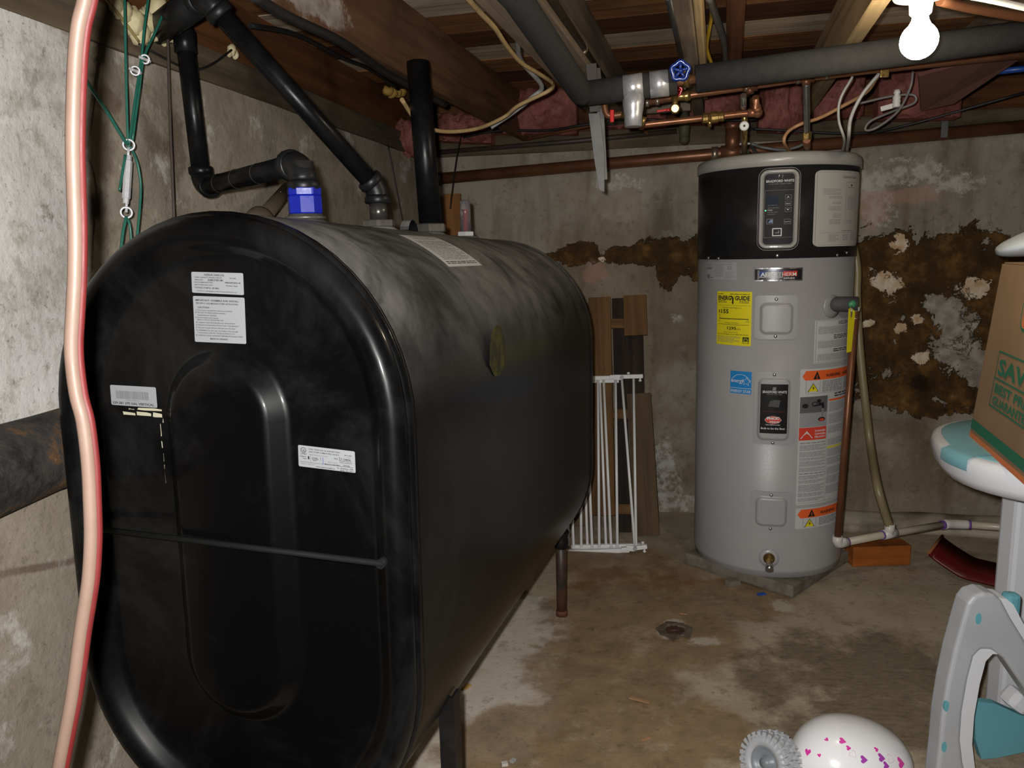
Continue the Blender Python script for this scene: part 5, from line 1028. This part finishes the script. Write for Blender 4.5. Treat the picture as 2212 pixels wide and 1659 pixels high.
t1 = pv(1921, 1153, e0.y+.07); t2 = pv(2047, 1132, e0.y+.15); t3 = pv(2085, 1133, e0.y+.155); t4 = pv(2290, 1148, e0.y+.08)
pvl = thing('pvc_line', Vector((e0.x, e0.y, zr)), 'cream plastic drain line on the floor running right from the heater', 'pipe')
m = MB(); m.tube([e0, t1, t2], .0145, 16); m.build('pipe', M_PVC, pvl); m = MB(); m.tube([t3, t4], .0145, 16); m.build('pipe', M_PVC, pvl)
e_ = (t1-e0).normalized(); m = MB(); m.tube([e0+ZU*.03, e0+ZU*.012, e0+ZU*.002+e_*.004, e0+e_*.014, e0+e_*.042], [.0185, .0185, .0185, .0185, .0185], 16); m.build('elbow', M_PVW, pvl); m = MB(); m.cyl(e0+e_*.042, e0+e_*.047, .0175); m.build('primer_ring', M_PRM, pvl)
m = MB(); m.cyl(t1-e_*.03, t1+e_*.03, .0185); m.cyl(t1, t1+ZU*.04, .0185); m.build('tee', M_PVW, pvl); m = MB(); m.cyl(t1-e_*.036, t1-e_*.031, .0177); m.build('primer_ring', M_PRM, pvl)
e2_ = (t2-t1).normalized(); m = MB(); m.tube([t2-e2_*.02, t2, t3, t3+(t4-t3).normalized()*.01], .0185, 16); m.build('coupling', M_PVW, pvl); m = MB(); m.cyl(t2-e2_*.03, t2-e2_*.021, .0178); m.build('primer_ring', M_PRM, pvl); m = MB(); m.cyl(t3+(t4-t3).normalized()*.01, t3+(t4-t3).normalized()*.018, .0178); m.build('primer_ring', M_PRM, pvl)
n = NT('braided_clear_hose'); wv_ = n.new('ShaderNodeTexWave'); wv_.inputs['Scale'].default_value = 120; n.link(n.mapping(rot=(.6, .6, 0)), wv_.inputs['Vector']); M_HOSE = n.out(n.mix(wv_.outputs[1], (.27, .22, .12), (.17, .135, .07)), .4)
hp_ = [Vector((HC.x+.30, HC.y+.14, 1.46)), atY(1849, 560, 3.16), atY(1851, 640, 3.14), atY(1856, 740, 3.12), atY(1868, 860, 3.10), atY(1880, 960, 3.08), atY(1895, 1050, t1.y+.01), atY(1917, 1125, t1.y), t1+ZU*.035]
wire('drain_hose', hp_, .0165, M_HOSE, 'cloudy braided hose behind the heater feeding the plastic line', 8, 'hose')
tgq = stub_end+Vector((.03, -.02, 0)); tg = thing('relief_valve_tag', tgq, 'yellow paper tag with green tie hanging on the relief valve', 'tag')
a = atY(1838, 668, qt.y-.02); b = atY(1834, 755, qt.y-.02); m = MB(); sx = (RT*.9+FWD*.5).normalized(); P = [(-.012, 0), (.020, .018), (.024, -.0), (.012, -.15), (-.012, -.155)]; m.prism([(x, y) for x, y in P], a, sx, ZU, .0012); m.build('tag', YEL, tg)
m = MB(); m.ball(atY(1841, 657, qt.y-.02), .014, 8, None, (1, .6, .9), .2, 2); m.build('green_tie', plain('tie_green', (.05, .25, .12), .5), tg); m = MB(); q = atY(1840, 660, qt.y-.036); m.cyl(q, q-ZU*.04, .0025); m.build('pull_lever', BRZ, tg)
# orange block under the plastic line
bx0 = atZ(1842, 1226, 0); bx1 = atZ(1966, 1222, 0); M_BLOCK = wood('block_orange', '7a4218', 'a05a22', 'b56d30', dirt=.15, grain=6)
ex = (bx1-bx0).normalized(); ey = ZU.cross(ex); Lb = (bx1-bx0).length; m = MB(); c = (bx0+bx1)/2+ey*.04+ZU*.044; m.box(c, (Lb, .08, .084), ex, ey, ZU, .004); tag(m.build('wood_block', M_BLOCK, None, frame(c, ex, ey, ZU)), 'orange brown block on the floor under the plastic line', 'block')
# dark red curved sled
M_RED2 = plain('sled_red', (.11, .008, .007), .3, c2=(.07, .006, .005), ns=6); sl0 = atZ(2025, 1232, 0); sl1 = atZ(2260, 1290, 0); ex = (sl1-sl0).normalized(); ey = ZU.cross(ex); m = MB(); V = []; NS = 24; Lw = (sl1-sl0).length
for i in range(NS+1):
    t = i/NS; x = t*Lw; z = .012+.06*max(0, 1-t*3.2)**1.6 if t < .31 else .012
    x += -.02*max(0, 1-t*6); V += [sl0+ex*x-ey*.055+ZU*z, sl0+ex*x+ey*.105+ZU*(z+.028), sl0+ex*x+ey*.105+ZU*(z+.036), sl0+ex*x-ey*.055+ZU*(z+.010)]
m.add(V, [(4*i+k, 4*i+(k+1) % 4, 4*i+4+(k+1) % 4, 4*i+4+k) for i in range(NS) for k in range(4)]+[(0, 1, 2, 3), (4*NS, 4*NS+1, 4*NS+2, 4*NS+3)], None, True); sd = thing('sled', sl0, 'dark red curled sled runner lying on the floor by the wall', 'sled'); m.build('body', M_RED2, sd)
m = MB(); m.tube([V[3]+ZU*.001, V[2]+ZU*.001], .006, 8); m.build('worn_edge', plain('worn_wood', (.3, .12, .04), .6), sd)
# ================================================================== PALLET BOARDS AND SAFETY GATE
def cr(x, y): return 1150+x/2.242, 600+y/2.242
vb = WN.dot(atZ(*cr(560, 1250), 0)); ztop = bw(1310, 640, .05).z; kL = (V1-.055-vb)/ztop
def lean(x, y, off=0, v0=None, k=None):
    v0 = vb if v0 is None else v0; k = kL if k is None else k; N_ = WN-ZU*k; return onplane(x, y, N_, v0-off)
PB = wood('pallet_tan', '4a3520', '67492b', '775a38', dirt=.3); PBD = wood('pallet_dark', '1a1410', '2b221b', '3a2f26', dirt=.3); PBG = wood('pallet_grey', '453726', '594834', '685740', dirt=.35)
pal = thing('wooden_pallet', lean(*cr(420, 1240)), 'weathered broken pallet of tan and dark boards leaning on the back wall', 'pallet')
nrm = (WN-ZU*kL).normalized()
def pboard(mt, x0, x1, yt, x2, x3, yb, off, th=.018):
    a = lean(*cr((x0+x1)/2, yt), off); b = lean(*cr((x2+x3)/2, yb), off); wd = (lean(*cr(x1, (yt+yb)/2), off)-lean(*cr(x0, (yt+yb)/2), off)).length
    if b.z < .012: b = a.lerp(b, (a.z-.012)/(a.z-b.z))
    return board('slat', mt, pal, a, b, wd, th, -nrm, .002)
pboard(PB, 270, 378, 95, 293, 400, 1150, .030); pboard(PBD, 384, 442, 100, 420, 480, 1255, .002); pboard(PB, 440, 552, 85, 448, 556, 280, .030); pboard(PBD, 446, 536, 250, 452, 542, 565, .006); pboard(PBG, 456, 574, 560, 512, 602, 1248, .028); pboard(PBG, 150, 255, 100, 180, 285, 1200, .030)
for y, x0, x1 in ((222, 270, 552), (660, 290, 560), (1120, 300, 590)):
    a = lean(*cr(x0, y), .016); b = lean(*cr(x1, y), .016); board('stringer', PB, pal, a, b, .045, .016, -nrm, .002)
# gate
M_GATE = plain('gate_white', (.8, .8, .8), .3, c2=(.74, .74, .74), ns=5); vg = WN.dot(atZ(*cr(545, 1335), 0)); zg = .72; kG = (vb+kL*zg-.08-vg)/zg
def gp(x, y, off=0): return lean(*cr(x, y), off, vg, kG)
gate = thing('safety_gate', gp(420, 1320), 'white metal child safety gate leaning on the pallet boards', 'gate')
def gbar(name, a, b, r=.0062, sq=False): m = MB(); m.tube([a, b], r, 8); return m.build(name, M_GATE, gate)
def rail(pts, off, wd=.020):
    a, b = gp(*pts[0], off), gp(*pts[1], off); m = MB(); m.bar(a, b, wd, .018, ZU, .003); return m.build('rail', M_GATE, gate)
rail(((150, 488), (430, 482)), .0); rail(((375, 480), (536, 476)), .012); rail(((80, 1331), (470, 1318)), .0); rail(((430, 1316), (556, 1300)), .008); rail(((190, 1302), (530, 1296)), -.022); rail(((150, 500), (420, 498)), -.022)
for x0, x1 in ((490, 503), (403, 412), (317, 324), (229, 237), (141, 150)): gbar('bar', gp(x0, 488, .0), gp(x1, 1305, .0))
for x0, x1 in ((433, 497), (345, 382), (257, 290), (169, 200)): gbar('bar', gp(x0, 488, -.010), gp(x1, 1308, -.010))
for x0, x1 in ((327, 357), (239, 267), (151, 176)): gbar('bar', gp(x0, 495, -.022), gp(x1, 1300, -.022))
for x, y in ((412, 482), (475, 1310)):
    m = MB(); m.box(gp(x, y, .016), (.035, .012, .024), WU, WN, ZU, .003); hb_ = m.build('latch', M_GATE, gate); m = MB(); q = gp(x+22, y, .02); m.cyl(q, q-WN*.008, .009); m.build('latch_knob', plain('latch_grey', (.45, .45, .46), .3), hb_)
for x, y, s2 in ((465, 462, 1), (522, 498, -1), (535, 1282, 1), (543, 1325, -1)):
    q = gp(x, y); m = MB(); m.cyl(q, q-ZU*.018*s2, .004); m.ball(q, .0075, 6, None, (1, 1, .7)); m.build('foot_pad', M_GATE, gate)
# ================================================================== FLOOR DETAILS
q = atZ(1458, 1364, 0); dr_ = thing('floor_drain', q, 'small rusty floor drain in the middle of the concrete floor', 'drain')
m = MB(); V = []; 
for j, (r0, z0) in enumerate(((.062, .002), (.045, .006), (.036, .0055), (.032, -.004))):
    for i in range(24): t = 2*math.pi*i/24; rr = r0*(1+.38*noise.noise(Vector((math.cos(t)*2, math.sin(t)*2, j)))); V.append(q+Vector((rr*math.cos(t), rr*math.sin(t), z0+.004)))
m.add(V, [(j*24+i, j*24+(i+1) % 24, (j+1)*24+(i+1) % 24, (j+1)*24+i) for j in range(3) for i in range(24)]); m.build('rim', plain('drain_rim', (.085, .062, .042), .85, c2=(.16, .13, .095), ns=30), dr_)
m = MB(); m.lathe(q+ZU*-.002, ZU, [(0, .034), (.006, .034)], 24); m.build('cap', plain('drain_rust', (.07, .028, .02), .7, c2=(.03, .015, .012), ns=60), dr_); m = MB(); m.cyl(q+ZU*.004-Vector((.02, 0, 0)), q+ZU*.004+Vector((.02, 0, 0)), .004); m.build('cap_bar', plain('drain_rust', (.07, .03, .02), .7), dr_)
def chip(name, px, py, l, wd, ang, mt, lab, h=.004): q = atZ(px, py, .006); m = MB(); c2, s2 = math.cos(ang), math.sin(ang); m.box(q, (l, wd, h), (c2, s2, 0), (-s2, c2, 0), ZU, .001); return tag(m.build(name, mt), lab, 'debris')
chip('plastic_chip', 1645, 1283, .032, .018, .3, flat('chip_blue', (.02, .09, .4), .5), 'small blue plastic scrap in front of the heater'); SPL = plain('splinter', (.36, .20, .10), .8)
chip('wood_splinter', 1382, 1512, .062, .012, -.5, SPL, 'largest wood splinter on the damp floor'); chip('wood_splinter', 1395, 1596, .028, .008, .4, SPL, 'short wood splinter near the lower edge'); chip('wood_splinter', 1477, 1326, .026, .006, -.3, SPL, 'small pale splinter behind the floor drain')
chip('pebble', 1090, 1650, .016, .013, .2, flat('pebble_pale', (.5, .47, .42), .8), 'pale pebble at the bottom by the tank leg', .008); chip('pebble', 1108, 1643, .015, .012, .9, flat('pebble_grey', (.33, .32, .31), .8), 'grey pebble right of the pale one', .006); chip('leaf_scrap', 1008, 1483, .03, .016, 1.0, flat('scrap_ochre', (.45, .28, .07), .8), 'ochre scrap on the floor against the tank edge')
chip('brick_chip', 1583, 1262, .05, .03, .4, M_PAV, 'grey wedge at the left corner of the heater slab', .035)
# brown board standing in the far corner behind the stack
a = bw(977, 419, .05); b = Vector((a.x, a.y, .004)); b -= WN*.10; o = board('corner_board', WD_M, None, a, b, .085, .02, -WN, .002); tag(o, 'narrow brown board standing in the corner behind the tank gauge', 'board')
# ================================================================== RIGHT FOREGROUND
n = NT('cardboard'); M_CARD = n.out(n.mix(n.rng(n.noise(5, 6), .35, .7), (.29, .185, .105), (.235, .15, .085)), .8, 0, .2); n.bump(n.noise(1, 3, .5, n.mapping(scale=(300, 8, 8))), .1, .002)
CGRN = flat('print_green', (.02, .15, .085), .75); CORG = flat('print_orange', (.62, .18, .06), .75)
B0 = atY(2095, 935, 1.95); B1 = atZ(2212, 1037, B0.z); be = (B1-B0).normalized(); BL, BD = .50, .34
bt = min((atY(2165, 570, 1.7+i*.005) for i in range(140)), key=lambda q: abs((q-B0).dot(be)))-B0; bu = bt.normalized(); bh = bt.length; bnrm = be.cross(bu).normalized()
if bnrm.dot(CAM-B0) < 0: bnrm = -bnrm
bd = Vector((-bnrm.x, -bnrm.y, 0)).normalized()
box = thing('cardboard_box', B0, 'leaning brown cardboard box with green lettering on the high chair tray', 'box')
m = MB(); q = [B0, B0+be*BL, B0+be*BL+bd*BD, B0+bd*BD]; m.add(q+[v_+bu*bh for v_ in q], [(0, 3, 2, 1), (4, 5, 6, 7), (0, 1, 5, 4), (1, 2, 6, 5), (2, 3, 7, 6), (3, 0, 4, 7)]); m.build('carton', M_CARD, box, frame(B0, be, -bd, ZU))
ppm = (B1-B0).length/117
fn = lambda x, y, d: B0+be*x+bu*y+bnrm*(d+.0008)
L = Label(BL, bh, fn, .3, .0004)
def bp(px, py): # pixel -> box face
    d = ray(px, py); k = (B0-CAM).dot(bnrm)/d.dot(bnrm); q = CAM+d*k-B0; return q.dot(be), q.dot(bu)
g0 = bp(2104, 905)[1]; g1 = bp(2100, 925)[1]
L.rect(.004, g1, BL-.008, max(.02, g0-g1), CGRN, 1); L.rect(.004, g1-.022, BL-.008, .013, CORG, 1)
x0, y0 = bp(2143, 880); x0b, y1 = bp(2160, 757); x0 = x0b; yt, yb = y1, y0; Wf = .34
for q in ((x0, yb, .004, yt-yb), (x0, yt-.004, Wf, .004), (x0, yb, Wf, .004), (x0+Wf-.004, yb, .004, yt-yb)): L.rect(*q, CGRN, 1)
ht = yt-yb; L.text('SAVE!', x0+.018, yb+ht*.60, ht*.38, CGRN, ht*.012, 'LEFT', Wf*.82); L.rect(x0+.004, yb+ht*.50, Wf-.008, ht*.03, CGRN, 1); L.text('BEST PRICE', x0+.018, yb+ht*.28, ht*.22, CGRN, ht*.007, 'LEFT', Wf*.86); L.text('GUARANTEED', x0+.018, yb+ht*.07, ht*.20, CGRN, ht*.007, 'LEFT', Wf*.86)
xl, yl = bp(2200, 715); xh, yh = bp(2203, 620)
Wg = .26
for i_, (ins, mt) in enumerate(((0, CGRN), (.007, CORG), (.011, flat('card_print', (.27, .175, .10), .8)))):
    w2, h2 = Wg-2*ins, (yh-yl)-2*ins; L.poly([(xl+Wg/2+x, (yl+yh)/2+y) for x, y in rr2d(w2, h2, max(.004, .03-ins))], mt, i_)
L.poly([(xl+.02, yl+.012), (xl+Wg-.02, yl+.012), (xl+Wg-.02, yl+.035), (xl+.02, yl+.035)], CORG, 3)
L.build('printed_face', box, 'green and orange print'); 
m = MB(); m.box(B0+bu*bh+be*BL/2+bd*BD*.25+ZU*.0025, (BL-.01, BD*.48, .003), be, bd, ZU, 0); m.build('flap', M_CARD, box)
# pale padded rest lying on the box
M_PADB = plain('pad_blue_grey', (.42, .46, .50), .6, c2=(.36, .40, .44), ns=4, bump=.2, bs=120); pc = B0+bu*(bh+.003); pq = atY(2150, 545, 1.98)
m = MB(); o = pc+be*.02+bu*.0; V = []; NP, NQ = 16, 10; ax1 = Vector((.92, -.38, .14)).normalized(); ax2 = bu; ax3 = ax1.cross(ax2).normalized()
o = atY(2152, 552, 1.98)+ax1*.17+ZU*.012
for i in range(NP+1):
    t = math.pi*i/NP; x = -math.cos(t); R = math.sin(t)**.6 if 0 < i < NP else .02
    for k in range(NQ*2):
        a = math.pi*k/NQ; V.append(o+ax1*(x*.17)+ax2*(R*.05*math.sin(a)*(1+.4*x)+.02*(x+1))+ax3*(R*.12*math.cos(a)))
m.add(V, [(i*NQ*2+k, i*NQ*2+(k+1) % (NQ*2), (i+1)*NQ*2+(k+1) % (NQ*2), (i+1)*NQ*2+k) for i in range(NP) for k in range(NQ*2)], None, True); tag(m.build('padded_rest', M_PADB), 'pale blue grey padded rest lying on the cardboard box', 'cushion')
# ---- high chair: tray with teal inlay, posts, A shaped grey foot frame
M_HCW = plain('chair_white', (.66, .67, .70), .3, c2=(.6, .61, .64), ns=3, coat=.2); M_HCG = plain('chair_grey', (.40, .41, .43), .45, c2=(.34, .35, .37), ns=6); M_TEAL = plain('chair_teal', (.13, .36, .42), .4, c2=(.10, .30, .36), ns=6); M_TEALP = plain('tray_teal', (.20, .42, .47), .35, c2=(.17, .37, .42), ns=5)
TRZ = B0.z-.006; tcx = Vector((1.465, 1.80, 0)); trot = -.35; te1 = Vector((math.cos(trot), math.sin(trot), 0)); te2 = Vector((-te1.y, te1.x, 0))
chair = thing('high_chair', Vector((1.35, 1.8, 0)), 'white and teal plastic high chair at the right edge', 'high chair')
def sup(a, b, n_=48, p=2.6):
    o = []
    for i in range(n_):
        t = 2*math.pi*i/n_; c2, s2 = math.cos(t), math.sin(t); o.append((a*math.copysign(abs(c2)**(2/p), c2), b*math.copysign(abs(s2)**(2/p), s2)))
    return o
def rings(prof, mb, a, b, cap=True, c=tcx):
    n_ = 48; V = []
    for ins, z in prof: V += [Vector((c.x, c.y, TRZ+z))+te1*x+te2*y for x, y in sup(a-ins, b-ins)]
    mb.add(V, [(i*n_+k, i*n_+(k+1) % n_, (i+1)*n_+(k+1) % n_, (i+1)*n_+k) for i in range(len(prof)-1) for k in range(n_)], None, True); b0 = len(mb.v)-len(V)
    if cap:
        for i in (0, len(prof)-1): mb.f.append([b0+i*n_+k for k in range(n_)]); mb.mi.append(0); mb.sm.append(False)
    return mb
TA_, TB_ = .415, .33
m = rings([(.05, -.085), (.02, -.078), (.004, -.055), (.0, -.022), (.005, -.008), (.014, -.003), (.03, -.003)], MB(), TA_, TB_); tray = m.build('tray', M_HCW, chair)
m = rings([(.022, -.004), (.026, -.0005), (.09, -.0005)], MB(), TA_, TB_); m.build('tray_inlay', M_TEALP, tray, None, 'teal inlay of the tray')
# teal tongue lapping over the rim
q0 = atZ(2040, 1010, TRZ)
P = []
for k in range(7):
    t = math.radians(191+k*3.2); c2, s2 = math.cos(t), math.sin(t); P.append((-TA_*abs(c2)**(2/2.6), -TB_*abs(s2)**(2/2.6)))
m = MB(); V = []
for x, y in P:
    for f_, z in ((.80, .0012), (.97, .0012), (1.008, -.006), (1.012, -.03), (1.006, -.034)): V.append(Vector((tcx.x, tcx.y, TRZ+z))+te1*(x*f_)+te2*(y*f_))
m.add(V, [(i*5+k, i*5+k+1, (i+1)*5+k+1, (i+1)*5+k) for i in range(6) for k in range(4)], None, True); m.build('tray_tongue', M_TEALP, tray)
m = MB(); q = atY(2165, 1112, 1.93); q.z = TRZ-.088; m.box(q, (.045, .04, .014), RT, Vector((0, 1, 0)), ZU, .005); m.build('tray_catch', M_HCW, tray)
a = atY(2196, 1120, 1.98); m = MB(); m.box((a.x+.035, 1.98, (TRZ-.084)/2), (.12, .07, TRZ-.084), (1, 0, 0), (0, 1, 0), ZU, .012); m.build('post', M_HCW, chair)
YF = 1.62
def fp2(px, py): q = atY(px, py, YF); return q.x, q.z
outer = [(2012, 1760), (2022, 1690), (2030, 1620), (2036, 1550), (2047, 1480), (2062, 1410), (2080, 1345), (2092, 1305), (2105, 1288), (2128, 1281), (2150, 1284), (2165, 1297), (2185, 1335), (2225, 1400), (2280, 1490), (2340, 1590), (2400, 1690), (2440, 1760), (2380, 1760), (2330, 1680), (2270, 1580), (2225, 1505), (2170, 1425), (2143, 1405), (2120, 1404), (2105, 1420), (2092, 1470), (2080, 1540), (2076, 1600), (2082, 1650), (2100, 1720), (2110, 1760)]
pol = [fp2(x, y) for x, y in outer]; pol = [(x, max(z, .0)) for x, z in pol]
m = MB(); m.prism(pol, (0, YF, 0), (1, 0, 0), (0, 0, 1), -.055); ff = m.build('foot_frame', M_HCG, chair, None, 'light grey A shaped foot frame'); md = ff.modifiers.new('bevel', 'BEVEL'); md.width = .008; md.segments = 3; md.limit_method = 'ANGLE'
m = MB(); m.prism([(x+.03, max(0, z-.014) if z > .02 else 0) for x, z in pol], (0, YF+.006, 0), (1, 0, 0), (0, 0, 1), -.05); m.build('lit_flange', M_HCW, ff)  # whiter copy behind the frame, lit edges put into its colour
for px, py, rx in ((2114, 1337, 7), (2045, 1526, 6), (2040, 1614, 6)):
    q = atY(px, py, YF-.001); m = MB(); V = [q+Vector((rx*.00095*math.cos(t), 0, 14*.00095*math.sin(t))) for t in [i*math.pi/8 for i in range(16)]]; m.add(V+[v_+Vector((0, .006, 0)) for v_ in V], [list(range(16)), list(range(16, 32))[::-1]]+[(i, (i+1) % 16, 16+(i+1) % 16, 16+i) for i in range(16)]); m.build('plug', M_TEAL, ff)
pp = [(2104, 1515), (2150, 1520), (2205, 1545), (2290, 1570), (2290, 1625), (2212, 1625), (2150, 1638), (2120, 1640), (2108, 1600)]; YP = YF+.14
m = MB(); m.prism([(atY(x, y, YP).x, max(.002, atY(x, y, YP).z)) for x, y in pp], (0, YP, 0), (1, 0, 0), (0, 0, 1), -.02); m.build('cross_panel', M_TEAL, chair, None, 'teal cross panel between the legs')
m = MB(); q = atY(2182, 1308, YF+.03); m.box(q, (.032, .03, .062), (1, 0, 0), (0, 1, 0), ZU, .010); m.build('hinge_tab', M_TEAL, chair, None, 'teal hinge tab')
m = MB(); q = atY(2195, 1510, YF+.10); m.box(q, (.05, .05, .045), (.8, 0, -.6), (0, 1, 0), (.6, 0, .8), .012); m.build('caster_housing', M_HCW, chair)
# ---- white helmet with pink hearts
HY = 1.70; hc = atY(1836, 1668, HY); hc.z = .055; hax = Vector((.93, .37, 0)).normalized(); hay = Vector((-hax.y, hax.x, 0)); HA = (.153, .122, .113)
M_HEL = plain('helmet_white', (.88, .88, .9), .22, c2=(.85, .85, .88), ns=4, coat=.4)
helm = thing('helmet', Vector((hc.x, hc.y, 0)), 'shiny white child helmet printed with pink hearts on the floor', 'helmet')
m = MB(); N1, N2 = 24, 48; V = []
tilt = Vector((-.18, 0, 1))
def hpt(t, a, k=1.0):
    x, y, z = math.sin(t)*math.cos(a), math.sin(t)*math.sin(a), math.cos(t); sk = -.16*max(0, z)**1.5
    return hc+hax*((x+sk)*HA[0]*k)+hay*(y*HA[1]*k)+ZU*(z*HA[2]*k*(1-.10*x))
for i in range(N1+1):
    t = math.pi*.64*i/N1
    for j in range(N2): V.append(hpt(t, 2*math.pi*j/N2))
for j in range(N2): V.append(hpt(math.pi*.62, 2*math.pi*j/N2, .9))
for j in range(N2): V.append(hpt(math.pi*.3, 2*math.pi*j/N2, .88))
m.add(V, [(i*N2+j, i*N2+(j+1) % N2, (i+1)*N2+(j+1) % N2, (i+1)*N2+j) for i in range(N1+2) for j in range(N2)], None, True)
m.f.append([(N1+2)*N2+j for j in range(N2)]); m.mi.append(0); m.sm.append(False)
zlow = min(v_.z for v_ in V)
for v_ in m.v: v_.z -= zlow-.003
hz = zlow-.003; m.build('shell', M_HEL, helm)
PKH = flat('heart_pink', (.72, .05, .38), .35); PUR = flat('heart_purple', (.38, .06, .42), .35); OUTL = flat('heart_outline', (.66, .48, .55), .35)
heart = [(0, -1)]+[(math.copysign(1, s2)*x, y) for s2, x, y in ()]; heart = [(0, -1), (.55, -.35), (.95, .2), (.85, .7), (.5, .85), (.15, .7), (0, .4), (-.15, .7), (-.5, .85), (-.85, .7), (-.95, .2), (-.55, -.35)]
from mathutils.bvhtree import BVHTree
so = [c for c in helm.children if c.name.startswith('shell')][0]; bvh = BVHTree.FromPolygons([MW[so.name] @ v_.co for v_ in so.data.vertices], [list(p.vertices) for p in so.data.polygons])
for px, py, s2, rot, mt, hol in ((1745, 1625, .0085, .3, PKH, 0), (1770, 1632, .0045, .5, PKH, 0), (1786, 1598, .005, 1.2, PKH, 0), (1820, 1601, .0085, 1.2, PKH, 0), (1833, 1616, .006, 1.5, PKH, 0), (1893, 1619, .006, 1.4, PKH, 0), (1866, 1641, .009, 1.3, PUR, 0), (1904, 1637, .010, 1.1, PUR, 0), (1914, 1654, .009, 1.1, PUR, 0), (1946, 1648, .013, 1.0, PKH, 0), (1843, 1630, .009, .6, OUTL, 1), (1924, 1640, .011, .8, OUTL, 1), (1725, 1648, .010, .2, OUTL, 1), (1700, 1690, .008, .1, PKH, 0), (1790, 1690, .010, .6, PUR, 0)):
    hit = bvh.ray_cast(CAM, ray(px, py).normalized())
    if hit[0] is None: continue
    p, nn = hit[0], hit[1]
    if nn.dot(CAM-p) < 0: nn = -nn
    e1 = ZU.cross(nn).normalized(); e2 = nn.cross(e1); c2, s3 = math.cos(rot), math.sin(rot)
    def proj(x, y):
        q = p+e1*((x*c2-y*s3)*s2)+e2*((x*s3+y*c2)*s2); h2 = bvh.find_nearest(q); return h2[0]+nn*.0008
    P = [proj(x, y) for x, y in heart]; m = MB(); m.noflip = True
    if hol:
        P2 = [proj(x*.86, y*.86) for x, y in heart]; m.add(P+P2, [(i, (i+1) % 12, 12+(i+1) % 12, 12+i) for i in range(12)], mt)
    else: m.add(P+[proj(0, 0)], [(i, (i+1) % 12, 12) for i in range(12)], mt)
    m.build('heart', None, helm)
# ---- knobby grey toy wheel beside it
M_TYRE = plain('tyre_silver', (.42, .43, .45), .4, c2=(.34, .35, .37), ns=20); M_RIM = plain('rim_grey', (.20, .22, .24), .4)
wc = atY(1664, 1680, 1.68); wr = .074; wc.z = wr+.004; wax = Vector((-.80, -.52, .28)).normalized(); e1 = wax.cross(ZU).normalized(); e2 = wax.cross(e1)
wl = thing('toy_wheel', Vector((wc.x, wc.y, 0)), 'knobby silver grey toy tyre beside the white helmet', 'wheel')
m = MB(); m.lathe(wc-wax*.0308, wax, [(0, .0396), (0, .0546), (.0053, .0598), (.0176, .0634), (.0440, .0634), (.0563, .0598), (.0616, .0546), (.0616, .0396), (.0528, .0370), (.0088, .0370), (0, .0396)], 40, None, True, False); ty = m.build('tyre', M_TYRE, wl)
m = MB()
for row, (of, nn_, w2, h2) in enumerate(((-.0229, 26, .0114, .0097), (-.0079, 26, .0106, .0088), (.0079, 26, .0106, .0088), (.0229, 26, .0114, .0097))):
    for i in range(nn_):
        t = 2*math.pi*(i+(row % 2)*.5)/nn_; d = e1*math.cos(t)+e2*math.sin(t); tn = wax.cross(d); m.box(wc+wax*of+d*(.0656 if abs(of) < .0176 else .0638), (w2, h2, .0106), (wax+tn*.3*(1 if row < 2 else -1)).normalized(), tn, d, .0)
m.build('tread_knob', M_TYRE, ty)['kind'] = 'stuff'
m = MB()
for i in range(30):
    t = 2*math.pi*i/30; d = e1*math.cos(t)+e2*math.sin(t); m.box(wc+wax*.0317+d*.0554, (.0026, .0053, .0123), wax, wax.cross(d), d)
m.build('sidewall_rib', M_TYRE, ty)['kind'] = 'stuff'
m = MB(); m.lathe(wc+wax*.0, wax, [(0, .0106), (.0, .0378), (.0246, .0387), (.0264, .0352), (.0106, .0317), (.0070, .0141), (.0264, .0123), (.0282, .0018)], 32); m.build('rim', M_RIM, wl)
